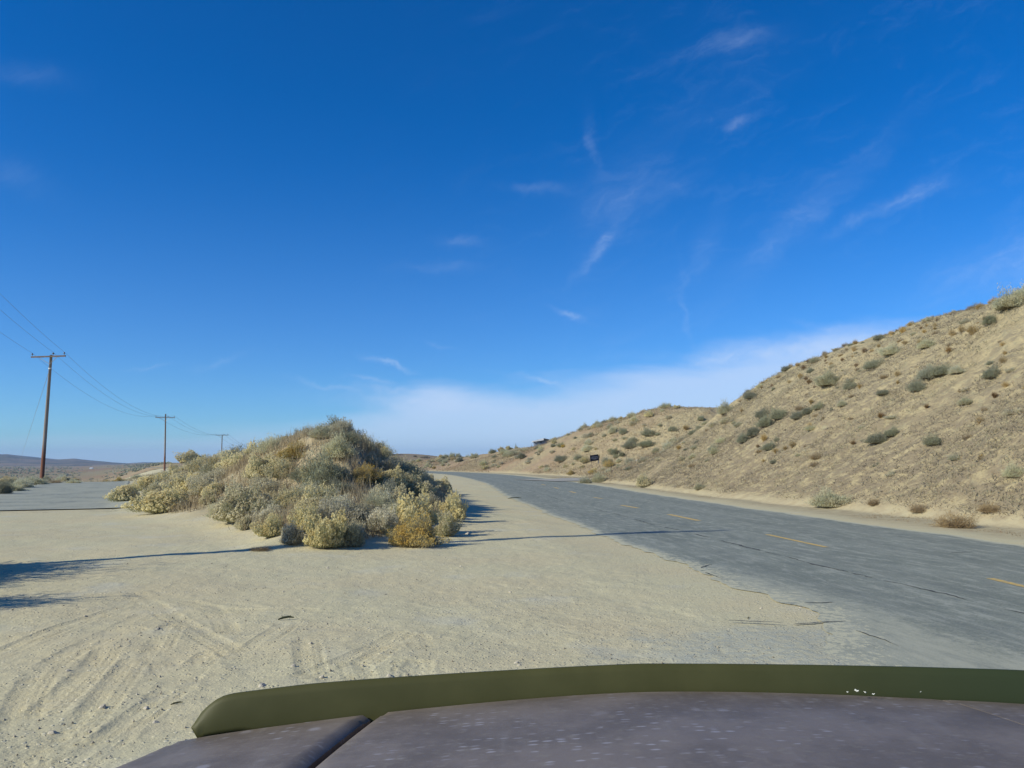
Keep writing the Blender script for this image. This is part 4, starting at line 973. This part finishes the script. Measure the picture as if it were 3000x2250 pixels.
def pole(loc, hgt, armdir, lab, armlen=3.7, armoff=0.0, armdown=.18, band=True, lean=0.0):
    e = empty('utility_pole', loc); a = Vector((armdir[0], armdir[1], 0)).normalized(); n_ = Vector((-a.y, a.x, 0))
    top = Vector((lean, 0, hgt)); mb = MB(); mb.tube([(0, 0, -.5), (lean*.4, 0, hgt*.4), top], [.185, .16, .115], 16); mb.build('pole_shaft', pw, e, True)
    az = hgt-armdown; A = MB(); c0 = Vector((lean, 0, az))-n_*.17+a*armoff
    def obox(mb, c, hx, hy, hz):
        vs = [c+a*sx*hx+n_*sy*hy+Vector((0, 0, sz_*hz)) for sz_ in (-1, 1) for sx, sy in ((-1, -1), (1, -1), (1, 1), (-1, 1))]
        mb.add(vs, [(0,3,2,1),(4,5,6,7),(0,1,5,4),(1,2,6,5),(2,3,7,6),(3,0,4,7)])
    obox(A, c0, armlen/2, .055, .065); A.build('crossarm', ARMW, e)
    for sgn in (-1, 1):
        B = MB(); B.tube([c0+a*sgn*armlen*.26-Vector((0, 0, .07)), Vector((lean, 0, az-.72))-n_*.15], .022, 6); B.build('brace', STEEL, e)
    ends = []
    for off in (-armlen*.475, armlen*.14, armlen*.46):
        I = MB(); q = c0+a*(off-armoff*0)+Vector((0, 0, .065)); I.tube([q, q+Vector((0, 0, .16))], .018, 6)
        big_ = abs(off) < 1
        I.tube([q+Vector((0, 0, .14)), q+Vector((0, 0, .18)), q+Vector((0, 0, .22)), q+Vector((0, 0, .26)), q+Vector((0, 0, .31))], [.09 if not big_ else .13, .055, .08 if not big_ else .12, .04, .025], 12); I.build('insulator', CER, e, True)
        ends.append(Vector(loc)+q+Vector((0, 0, .30)))
    if band: W = MB(); W.tube([(lean*.85, 0, hgt-1.33), (lean*.85, 0, hgt-1.20)], .138, 16); W.build('band', WHITE, e, True)
    tag(e, lab, 'utility pole'); return e, ends
def at(px, py, y):                                     # the point at depth y seen at a photo pixel
    d = ray(px, py); k = y/d[1]; return Vector((d[0]*k, y, EYE+d[2]*k))
P0 = Vector((-15.6, 9.5, 0))
b1 = at(122, 1408, 73); b1.z = ground(b1.x, b1.y); t1 = at(150, 1040, 73)
b2 = at(483, 1362, 155); g2 = ground(b2.x, b2.y); b2.z = g2; t2 = at(479, 1213, 155)
b3 = at(649, 1330, 236); b3.z = ground(b3.x, b3.y); t3 = at(649, 1274, 236)
e0, w0 = pole(tuple(P0)[:2]+(ground(P0.x, P0.y),), 11.5, (1, .3), 'utility pole standing outside the left edge, its long shadow crossing the sand', 3.0)
e1, w1_ = pole(tuple(b1), t1.z-b1.z, (1, -.22), 'nearest utility pole, reddish at its foot, beside the side road at the left', 3.75, -.15, .16, True, (t1.x-b1.x))
e2, w2 = pole(tuple(b2), t2.z-b2.z, (1, .1), 'middle utility pole rising behind the left end of the mound', 3.7, 0, .72, False, -.28)
e3, w3 = pole(tuple(b3), t3.z-b3.z, (1, .1), 'farthest utility pole, only its crossarm and top showing over the mound', 3.7, 0, .10, False, 0)
t4 = Vector((b3.x*2-b2.x+2, b3.y*2-b2.y, 0)); e4, w4 = pole((t4.x, t4.y, ground(t4.x, t4.y)), 6.6, (1, .1), 'utility pole hidden behind the mound, next in the line', 3.7, 0, .1, False, 0)
for k, nm2 in enumerate(('left', 'middle', 'right')):
    mb = MB(); pts = []
    for A_, B_, sag in ((w0[k], w1_[k], .5), (w1_[k], w2[k], 2.0), (w2[k], w3[k], 1.6), (w3[k], w4[k], 1.5)):
        for i in range(24 if pts else 0 or 24):
            u = i/24; q = A_.lerp(B_, u); q = q-Vector((0, 0, sag*4*u*(1-u))); pts.append(q)
    pts.append(w4[k]); mb.tube(pts, [.006+.00005*max(0, p.y) for p in pts], 5, False)
    o = mb.build('power_cable', WIRE); tag(o, 'thin dark overhead cable on the '+nm2+' insulators of the utility poles', 'cable', 'cables strung along the utility poles')
gt = Vector(e1.location)+Vector(((t1.x-b1.x)*.9, 0, (t1.z-b1.z)*.9)); gb = hits([(43, 1398)])[0]; gb = Vector(gb[:3])
mb = MB(); mb.tube([gt, gb], .018, 6); gw = mb.build('guy_wire', STEEL); tag(gw, 'slanting guy wire left of the nearest utility pole with a pale guard at its foot', 'guy wire')
mb = MB(); mb.tube([gb.lerp(gt, .19), gb], .045, 8); mb.build('guard', WHITE, gw); mb = MB(); mb.tube([gb.lerp(gt, .232), gb.lerp(gt, .245)], [.07, .10], 8); mb.build('insulator', CER, gw)
# ------------------------------------------------------------------ sign
BLK = plain('sign_black', (.022, .022, .035), .6, .2, 6, .3); SW = plain('sign_white', (.55, .57, .60), .6, .05, 5); CON = plain('grey_post', (.40, .38, .33), .9, .15, 6); RUST = plain('rust_post', (.14, .10, .07), .8, .2, 8)
dS_ = hits([(1736, 1372)])[0]; dR_ = hits([(1757, 1366)])[0]; D0 = dS_[1]
TL, TRr, BR, BL = at(1728.5, 1334, D0), at(1752.5, 1331, D0+.5), at(1755.5, 1348.5, D0+.5), at(1730.5, 1352, D0)
se = empty('sign', dS_[:3]); so = Vector(dS_[:3]); tag(se, 'black roadside sign with white lettering in a rounded outline, leaning on two posts', 'sign')
nrm = (TRr-TL).cross(BL-TL).normalized(); nrm = nrm if nrm.y < 0 else -nrm
mb = MB(); fr_ = [TL, TRr, BR, BL]; mb.add([p-so for p in fr_]+[p-so-nrm*.05 for p in fr_], [(0,1,2,3),(7,6,5,4),(0,4,5,1),(1,5,6,2),(2,6,7,3),(3,7,4,0)]); mb.build('board', BLK, se)
def bp(u, v, off=.012): return TL.lerp(TRr, u).lerp(BL.lerp(BR, u), v)+nrm*off-so
mb = MB()
def strip(pts, wd):
    for (a_, b_) in zip(pts[:-1], pts[1:]):
        a2, b2_ = bp(*a_), bp(*b_); d_ = (b2_-a2).normalized(); s_ = d_.cross(nrm)*wd; mb.add([a2-s_, b2_-s_, b2_+s_, a2+s_], [(0, 1, 2, 3)])
ol = [(.16, .36), (.20, .30), (.80, .30), (.86, .36), (.86, .56), (.80, .62), (.20, .62), (.16, .56), (.16, .36)]
strip(ol, .014); mb.build('outline', SW, se); mb = MB()
x_ = .25
for i, hh in enumerate((.11, .08, .11, .08, .08, .11, .08, .10)):       # lettering too far away to read: a row of letter strokes
    strip([(x_, .52), (x_, .52-hh)], .012); strip([(x_, .52-hh*(.5 if i % 2 else 1)), (x_+.035, .52-hh*(.5 if i % 2 else 1))], .010); x_ += .066
mb.build('lettering', SW, se); mb = MB(); strip([(.36, .70), (.68, .70)], .012); mb.build('lower_line', SW, se)
pb = hits([(1736, 1374)])[0]
mb = MB(); mb.tube([Vector((dS_[0], dS_[1]+.03, dS_[2]-.3))-so, bp(.14, .95, -.09), bp(.10, .1, -.09)], [.035, .03, .03], 8); mb.build('post', RUST, se, True)
q_ = bp(1.03, .15, -.08); zb = ground(*(Vector(q_)+so)[:2]); mb = MB(); mb.tube([(q_.x+.05, q_.y, zb-.3-so.z), (q_.x, q_.y, q_.z)], [.07, .07], 8); mb.build('post', CON, se, True)
# ------------------------------------------------------------------ house on the ridge, young tree, distant trees and shed
def crestpoint(px, extra):
    a_ = (px-1500)/F; T_ = np.linspace(90, 300, 900); h_ = terrain(a_*T_, T_)[0]; i = int(np.argmax((h_-EYE)/T_)); y = T_[i]+extra; return y
hy = crestpoint(1570, 16); HR = plain('white_metal_roof', (.62, .64, .66), .4, .06, 1, .5); HWl = plain('blue_grey_siding', (.22, .25, .31), .7, .08, 2); DK = plain('dark_fascia', (.06, .065, .08), .6, .1, 3); GLS = plain('window_glass', (.05, .06, .08), .15, .1, 3, .6)
hl = at(1560, 1295, hy); hr_ = at(1600, 1286, hy); he = empty('house', (hl.x, hy, 0)); hb_ = ground(hl.x+1, hy+2); he.location = (hl.x, hy, hb_)
tag(he, 'low white-roofed house peeking over the ridge of the farther bank', 'house')
kx = (hr_.x-hl.x)/38.0
zr = lambda py: at(1580, py-2.5, hy).z-hb_
W_ = kx
mb = MB(); mb.box((5*W_, 0.05, -1.5), (44*W_, 6.0, zr(1295))); mb.build('wall', HWl, he)
mb = MB(); x0, x1, x2 = 0, 31*W_, 52*W_; zt, zl, z2 = zr(1286.5), zr(1294.5), zr(1291)
mb.add([(x0,-.6,zl),(x1,-.6,zt),(x1,6.6,zt+.02),(x0,6.6,zl),(x0,-.6,zl-.22),(x1,-.6,zt-.42),(x1,6.6,zt-.16),(x0,6.6,zl-.16)], [(0,1,2,3),(7,6,5,4),(0,4,5,1),(2,6,7,3),(3,7,4,0)])
mb.build('roof', HR, he); mb = MB()
mb.add([(x1,-.6,zt),(x2,-.6,z2),(x2,6.6,z2),(x1,6.6,zt+.02),(x1,-.6,zt-.2),(x2,-.6,z2-.2),(x2,6.6,z2-.2),(x1,6.6,zt-.2)], [(0,1,2,3),(7,6,5,4),(0,4,5,1),(1,5,6,2),(2,6,7,3)]); mb.build('roof', DK, he)
mb = MB(); mb.add([(6*W_,.0,zl-.12),(x1,.0,zt-.2),(44*W_,.0,z2-.1),(44*W_,.0,zr(1295.2)),(6*W_,.0,zr(1295.2))], [(0,4,3,2,1)]); mb.build('gable', HWl, he)
mb = MB(); mb.box((8*W_, -.02, zr(1299)), (13*W_, .045, zr(1296))); mb.build('window', HR, he); mb = MB(); mb.box((20*W_, -.02, zr(1299.5)), (27*W_, .045, zr(1296.3))); mb.build('window', GLS, he)
def tree(name, loc, wd, hgt, mat, lab, group=None, conic=False, seed=1, n=1500):
    rg = np.random.RandomState(seed); e = empty(name, loc); mb = MB()
    mb.tube([(0, 0, -.3), (.04*hgt, 0, hgt*.35), (.02*hgt, .03*hgt, hgt*.7)], [.05*hgt, .035*hgt, .012*hgt], 8)
    for k in range(5):
        al = k*1.3; mb.tube([(.03*hgt, 0, hgt*.25), (math.cos(al)*wd*.3, math.sin(al)*wd*.3, hgt*.6)], [.02*hgt, .008*hgt], 5)
    mb.build('trunk', LM['wood'], e, True)
    if conic: z_ = rg.rand(n)**1.4; r_ = (1-z_)*wd/2*(.5+.5*rg.rand(n)); al = rg.rand(n)*6.28; Pq = np.c_[np.cos(al)*r_, np.sin(al)*r_, hgt*(.1+.9*z_)]
    else:
        cs = np.c_[(rg.rand(9)-.5)*wd*.75, (rg.rand(9)-.5)*wd*.75, hgt*(.5+.28*rg.rand(9))]; i = rg.randint(0, 9, n); Pq = cs[i]+rdir(rg, n)*(rg.rand(n, 1)**.4)*np.array([wd*.22, wd*.22, hgt*.2])
    s_ = min(wd, hgt)*.07
    link('crown', tris('crown', slivers(rg, Pq, rdir(rg, n), s_*(.8+rg.rand(n)), s_)), mat, e); tag(e, lab, 'tree', group); return e
ty = crestpoint(1511, 3); q_ = at(1511, 1308, ty); gz = ground(q_.x, ty); tree('young_tree', (q_.x, ty, gz), .55, max(.8, at(1511, 1298, ty).z-gz), LM['dark_f'], 'lone slim young tree on the ridge left of the white-roofed house', None, True, 3, 260)
ty = crestpoint(1558, 5); q_ = at(1558, 1305, ty); gz = ground(q_.x, ty); tree('young_tree', (q_.x, ty, gz), .4, max(.5, at(1558, 1299, ty).z-gz), LM['dark_f'], 'tiny sapling on the ridge just left of the house', None, True, 4, 160)
for k, (px, wpx, hpx, lab) in enumerate([(1219, 15, 7, 'dark round tree on the far hillside, leftmost of the little row'), (1236, 9, 4.5, 'smallest dark tree of the little row on the far hillside'), (1246, 14, 6.5, 'dark tree third in the little row on the far hillside'), (1254, 13, 5.5, 'dark tree at the right end of the little row on the far hillside')]):
    q_ = at(px, 1348, 640); k_ = 640/F; gz = ground(q_.x, 640)
    tree('tree', (q_.x, 640, max(gz, at(px, 1349, 640).z)), wpx*k_, hpx*k_*1.1, LM['dark_f'], lab, 'dark trees on the far hillside', False, 9+k, 900)
q_ = hits([(266, 1376)], 4000)[0]
if q_:
    e = empty('shed', q_[:3]); mb = MB(); mb.box((-2.2, 0, -.5), (2.2, 4, 2.6)); mb.build('wall', HR, e); mb = MB(); mb.add([(-2.6,-.3,2.6),(2.6,-.3,2.6),(2.6,4.3,2.6),(-2.6,4.3,2.6),(-2.6,2,3.7),(2.6,2,3.7)], [(0,1,5,4),(2,3,4,5),(0,4,3),(1,2,5),(0,3,2,1)]); mb.build('roof', HR, e)
    tag(e, 'tiny white shed far out on the plain at the foot of the mountains', 'shed')
# ------------------------------------------------------------------ the vehicle the picture is taken from
CX = .30
ve = empty('parked_car', (CX, 0, 0)); tag(ve, 'dusty dark vehicle whose hood and olive bug deflector fill the bottom edge', 'car')
def hood_edge(px, py, y): p = at(px, py, y); return (p.x-CX, p.y, p.z)
ys = lambda x: 1.70-.06*(abs(x)/1.0)**2.2                # plan shape of the hood's front edge
def fit_edge(lst):
    out = []
    for (px, py) in lst:
        y = 1.68
        for _ in range(6): p = at(px, py, y); y = ys(p.x-CX)
        out.append((p.x-CX, y, p.z))
    return np.array(out)
bot = fit_edge([(575,2154),(700,2136),(900,2110),(1090,2085),(1300,2064),(1500,2045),(1700,2030),(1880,2020),(2150,2021),(2400,2027),(2700,2041),(3000,2056),(3300,2078)])
topd = fit_edge([(562,2090),(640,2045),(900,2013),(1090,1998),(1300,1984),(1500,1972),(1700,1961),(1880,1953),(2150,1954),(2400,1957),(2700,1963),(3000,1972),(3300,1990)])
hx = np.linspace(-1.15, 1.15, 69)
bz = np.interp(hx, bot[:, 0], bot[:, 2])
bz = np.where(hx < bot[0, 0], bot[0, 2]-.17*(bot[0, 0]-hx), bz); bz = smooth(np.c_[hx, bz], 6)[:, 1]
def hood_z(x, y):                                     # crowned panel, rising slightly to the windscreen
    back = np.clip((ys(x)-y)/1.4, 0, 1)
    z = np.interp(x, hx, bz)+.030*back+.012*np.sin(np.clip(back*6, 0, math.pi/2))
    return z
pm, t, b = material('dusty_paint', .55, .2); b.inputs['Metallic'].default_value = .15; b.inputs['Coat Weight'].default_value = .04; b.inputs['Coat Roughness'].default_value = .25
tcn = t.new('ShaderNodeTexCoord'); O = tcn.outputs['Object']
n = t.noise(O, 6, 5, .65); n2 = t.noise(t.vm('MULTIPLY', O, (1.0, 1.6, 1)), 38, 4, .7); vv = t.vor(t.vm('MULTIPLY', O, (.6, 1.5, 1)), 70); sp = t.m('MULTIPLY', t.ss(t.sep(vv.outputs['Color'])[0], .66, .9), t.ss(vv.outputs['Distance'], .52, .15))
c = t.mix(t.ss(n, .35, .65), (.155, .127, .105), (.215, .178, .15)); c = t.mix(t.m('MULTIPLY', t.ss(n2, .52, .72), .5), c, (.26, .235, .20))
c = t.mix(t.m('MULTIPLY', t.m('MULTIPLY', sp, t.ss(t.noise(O, 3.2, 6, .7), .42, .62)), .75), c, (.42, .40, .42)); smr = t.noise(t.vm('MULTIPLY', O, (7, .9, 1)), 3, 5, .7); c = t.mix(t.m('MULTIPLY', t.ss(smr, .52, .75), .35), c, (.27, .245, .22)); v3 = t.vor(O, 17); blot = t.m('MULTIPLY', t.ss(t.sep(v3.outputs['Color'])[1], .9, .96), t.ss(v3.outputs['Distance'], .30, .12))
c = t.mix(t.m('MULTIPLY', blot, .5), c, (.38, .36, .38)); t.put(b.inputs[0], c); t.put(b.inputs['Roughness'], t.m('ADD', .38, t.m('MULTIPLY', n2, .3))); bump(t, b, n2, .05, .01)
PAINT = pm; GAP = plain('gap_black', (.012, .012, .02), .8, .1, 5); TRIM = plain('black_trim', (.03, .03, .032), .6, .2, 8); TYRE = plain('tyre_rubber', (.025, .025, .027), .85, .2, 12); RIM = plain('wheel_alloy', (.35, .35, .36), .35, .1, 5, .5, .8); LENS = plain('headlight_lens', (.45, .47, .48), .15, .05, 5, .6)
def panel(name, x0f, x1f, n, m, mat, edge_drop=.012, front_lip=.05, z_off=0.0, drop_r=None):
    """part of the hood surface between two side lines, with rolled edges"""
    drop_r = edge_drop if drop_r is None else drop_r
    V = []
    for j in range(m):
        vq = j/(m-1); 
        for i in range(n):
            u = i/(n-1)
            yb = .28
            xa = x0f(vq); xb = x1f(vq); x = xa+(xb-xa)*u; y = ys(x)+(yb-ys(x))*vq
            z = float(hood_z(x, y))+z_off
            e_ = min(u, 1-u)*(xb-xa)
            if e_ < .012: z -= (edge_drop if u < .5 else drop_r)*(1-e_/.012)
            if vq < .02: z -= .004
            V.append((x, y, z))
    fc = [(j*n+i, j*n+i+1, (j+1)*n+i+1, (j+1)*n+i) for j in range(m-1) for i in range(n-1)]
    def skirt(ids, depth, flip):
        k = len(V); top = [V[i] for i in ids]; V.extend(top); V.extend([(p[0], p[1], p[2]-depth) for p in top]); q = len(ids)
        for i in range(q-1): f_ = (k+i+1, k+i, k+q+i, k+q+i+1); fc.append(f_[::-1] if flip else f_)
    skirt([i for i in range(n)], front_lip, False); skirt([j*n for j in range(m)], .03, True); skirt([j*n+n-1 for j in range(m)], .03, False)
    mb = MB(); mb.add(V, fc); return mb.build(name, mat, ve, True)
gl0 = at(1090, 2087, 1.67); gy_ = 1.3
for _ in range(30): gl1 = at(880, 2252, gy_); gy_ += (gl1.z-float(hood_z(gl1.x-CX, gy_)))*1.2
gV = (1.67-gy_)/1.39
gL = lambda v: (gl0.x-CX)+(gl1.x-gl0.x)*v/gV if v < gV else (gl1.x-CX)-.12*(v-gV)
gR = lambda v: -gL(v)+.0
panel('hood', lambda v: gL(v)+.011, lambda v: gR(v)-.0012, 60, 60, PAINT, drop_r=.001)
panel('fender', lambda v: -.985-.16*float(sstep(0, .3, v)), lambda v: gL(v)-.005, 26, 60, PAINT); panel('fender', lambda v: gR(v)+.0012, lambda v: .985+.16*float(sstep(0, .3, v)), 26, 60, PAINT, edge_drop=.001, drop_r=.012)
# dark channel under the two shut lines
for sgn in (-1, 1):
    mb = MB(); V = []
    for j in range(40):
        v = j/39; xg = (gL(v) if sgn < 0 else gR(v)); y = 1.672+(.28-1.672)*v
        for dxx in (-.03, .03): V.append((xg+dxx, y, float(hood_z(xg+dxx, y))-.026))
    V += [(V[0][0], V[0][1]+.006, V[0][2]-.08), (V[1][0], V[1][1]+.006, V[1][2]-.08)]
    mb.add(V, [(2*j, 2*j+1, 2*j+3, 2*j+2) for j in range(39)]+[(80, 81, 1, 0)]); mb.build('shut_line', GAP, ve)
# sides, nose, wheels
for sgn in (-1, 1):
    mb = MB(); ring = []
    prof = [(0, 0), (.022, -.04), (.035, -.12), (.03, -.30), (.045, -.38), (.02, -.62)]
    yb = np.linspace(1.60, -.6, 34); V = []
    for y in yb:
        xe = .985+.16*float(sstep(0, .3, (ys(.985)-y)/1.36)); z0 = float(hood_z(sgn*xe, max(y, .28)))-.012
        for (ox_, oz_) in prof:
            zz_ = z0+oz_; cut = .47-abs(y-.72)
            if (y-.72)**2+(zz_-.36)**2 < .44**2: zz_ = max(zz_, .36+math.sqrt(max(0, .44**2-(y-.72)**2)))
            V.append((sgn*(.989+ox_+.16*float(sstep(0, .3, (ys(.985)-y)/1.36))), y, zz_))
    m_ = len(prof); mb.add(V, [(j*m_+i, j*m_+i+1, (j+1)*m_+i+1, (j+1)*m_+i) if sgn < 0 else (j*m_+i, (j+1)*m_+i, (j+1)*m_+i+1, j*m_+i+1) for j in range(33) for i in range(m_-1)])
    mb.build('side_panel', PAINT, ve, True)
    we = bpy.data.objects.new('wheel', None); COL.objects.link(we); we.parent = ve; we.location = (sgn*.88, .72, .36)
    mb = MB(); nn = 40; prof = [(-.11, .24), (-.12, .32), (-.10, .352), (0, .36), (.10, .352), (.12, .32), (.11, .24)]
    V = [(px_r, r_*math.cos(6.28319*k/nn), r_*math.sin(6.28319*k/nn)) for (px_r, r_) in prof for k in range(nn)]
    mb.add(V, [(i*nn+k, i*nn+(k+1) % nn, (i+1)*nn+(k+1) % nn, (i+1)*nn+k) for i in range(6) for k in range(nn)]); mb.build('tyre', TYRE, we, True)
    mb = MB(); mb.tube([(sgn*.02, 0, 0), (sgn*.10, 0, 0)], .06, 16)
    for k in range(6):
        al = k*6.28319/6; mb.tube([(sgn*.085, .04*math.cos(al), .04*math.sin(al)), (sgn*.09, .235*math.cos(al), .235*math.sin(al))], [.035, .03], 6)
    mb.tube([(sgn*.07, 0, 0), (sgn*.072, 0, 0)], .238, 32); mb.build('rim', RIM, we, True)
nose = [(-.07, .0), (.0, -.10), (.02, -.34), (.06, -.40), (.07, -.60), (.02, -.72)]
mb = MB(); V = []; nx_ = 31
for i in range(nx_):
    x = -.985+1.97*i/(nx_-1); z0 = float(np.interp(x, hx, bz))-.045
    for (oy_, oz_) in nose: V.append((x, ys(x)-.02+oy_-.10*(abs(x)/.985)**4, z0+oz_))
mb.add(V, [(i*6+k, (i+1)*6+k, (i+1)*6+k+1, i*6+k+1) for i in range(nx_-1) for k in range(5)]); mb.build('nose', PAINT, ve, True)
mb = MB(); mb.box((-.52, ys(0)-.05, .72), (.52, ys(0)+.025, .98))
for k in range(4): mb.box((-.50, ys(0)+.02, .74+.06*k), (.50, ys(0)+.04, .765+.06*k))
mb.build('grille', TRIM, ve)
for sgn in (-1, 1): mb = MB(); mb.box((sgn*.76-.17, 1.50, .76), (sgn*.76+.17, 1.665, .95)); mb.build('headlight', LENS, ve)
mb = MB(); mb.box((-.9, 1.55, .36), (.9, 1.74, .60)); mb.build('bumper', TRIM, ve)
# bug deflector: a curved strip of smoked plastic standing along the front edge
dm, t, b = material('smoked_deflector', .55, .22); tcn = t.new('ShaderNodeTexCoord'); n = t.noise(tcn.outputs['Object'], 7, 5, .6)
c = t.mix(t.ss(n, .3, .7), (.056, .056, .018), (.070, .069, .024)); dxx, dyy, dzz = t.sep(tcn.outputs['Object']); c = t.mix(t.ss(dxx, .0, .8), c, (.034, .046, .020)); t.put(b.inputs[0], c)
xs_ = np.linspace(topd[0, 0]-.002, 1.0, 150); tz = np.interp(xs_, topd[:, 0], topd[:, 2]); bzz = np.interp(xs_, bot[:, 0], bot[:, 2]); bzz = np.where(xs_ < bot[0, 0], bot[0, 2]-.25*(bot[0, 0]-xs_), bzz)
tz = smooth(np.c_[xs_, tz], 4)[:, 1]
hh = tz-bzz; full = np.interp(.10, xs_-xs_[0], hh); dl = np.clip((xs_-xs_[0])/.055, 0, 1); round_ = np.sqrt(1-(1-dl)**2)
dr_ = np.clip((xs_[-1]-xs_)/.055, 0, 1); round_ = round_*np.sqrt(1-(1-dr_)**2)
mid = bzz+.40*np.maximum(hh, .03); TZ = mid+(tz-mid)*round_; TZ[0] = mid[0]+.002
BZ = mid-(mid-bzz+.008+.030*np.clip((xs_-xs_[0]-.10)/.1, 0, 1))*np.clip(round_*1.6, .05, 1); V = []; rows = 7
for face in (0, 1):
    for i in range(len(xs_)):
        x = xs_[i]
        for k in range(rows):
            v = k/(rows-1); z = BZ[i]+(TZ[i]-BZ[i])*v
            V.append((x, ys(x)+.004+.018*v*v+(.005 if face else 0), z))
nq = len(xs_); fc = []
for face in (0, 1):
    o_ = face*nq*rows
    for i in range(nq-1):
        for k in range(rows-1):
            q = (o_+i*rows+k, o_+(i+1)*rows+k, o_+(i+1)*rows+k+1, o_+i*rows+k+1); fc.append(q if face == 0 else q[::-1])
o_ = nq*rows
for i in range(nq-1): fc.append((i*rows+rows-1, (i+1)*rows+rows-1, o_+(i+1)*rows+rows-1, o_+i*rows+rows-1)); fc.append(((i+1)*rows, i*rows, o_+i*rows, o_+(i+1)*rows))
for k in range(rows-1): fc.append((k, k+1, o_+k+1, o_+k)); a_ = (nq-1)*rows; fc.append((a_+k+1, a_+k, o_+a_+k, o_+a_+k+1))
mb = MB(); mb.add(V, fc); mb.build('deflector', dm, ve, True)
# pale seed fluff caught on the hood edge
FL = plain('seed_fluff', (.62, .62, .56), .9, .1, 30)
for i, (px, py, s_, lab) in enumerate([(2483, 2029, .003, 'pale fleck on the hood edge, leftmost of four'), (2511, 2026, .005, 'largest pale fleck standing on the hood edge'), (2535, 2030, .0033, 'third pale fleck from the left on the hood edge'), (2560, 2035, .0033, 'pale fleck on the hood edge, rightmost of four'), (2697, 2028, .002, 'speck stuck on the dark deflector right of the four flecks')]):
    q_ = at(px, py, 1.655); mb = MB(); rg_ = random.Random(i)
    for k in range(5): a_ = Vector((rg_.uniform(-1, 1), rg_.uniform(-.5, .5), rg_.uniform(-.2, 1)))*s_; mb.tube([(0, 0, 0), a_], [s_*.35, s_*.15], 5)
    o = mb.build('seed_fluff', FL); o.location = (q_.x, q_.y, q_.z+s_*.2); tag(o, lab, 'seed fluff', 'seed flecks caught on the hood edge')
# ------------------------------------------------------------------ air
hz = MB(); hz.box((-9300, -200, -45), (9300, 9300, 150)); ho = hz.build('haze', None); tag(ho, 'thin blue haze over the plain', 'haze', None, 'stuff')
hm = bpy.data.materials.new('haze_air'); hm.use_nodes = True; t = NT(hm.node_tree); t.n.clear(); vp = t.new('ShaderNodeVolumePrincipled'); vp.inputs['Color'].default_value = (.42, .66, 1, 1); vp.inputs['Density'].default_value = .000095; vp.inputs['Anisotropy'].default_value = .1
mo = t.new('ShaderNodeOutputMaterial'); t.l.new(vp.outputs[0], mo.inputs['Volume']); ho.data.materials.append(hm)
sc.cycles.use_denoising = True
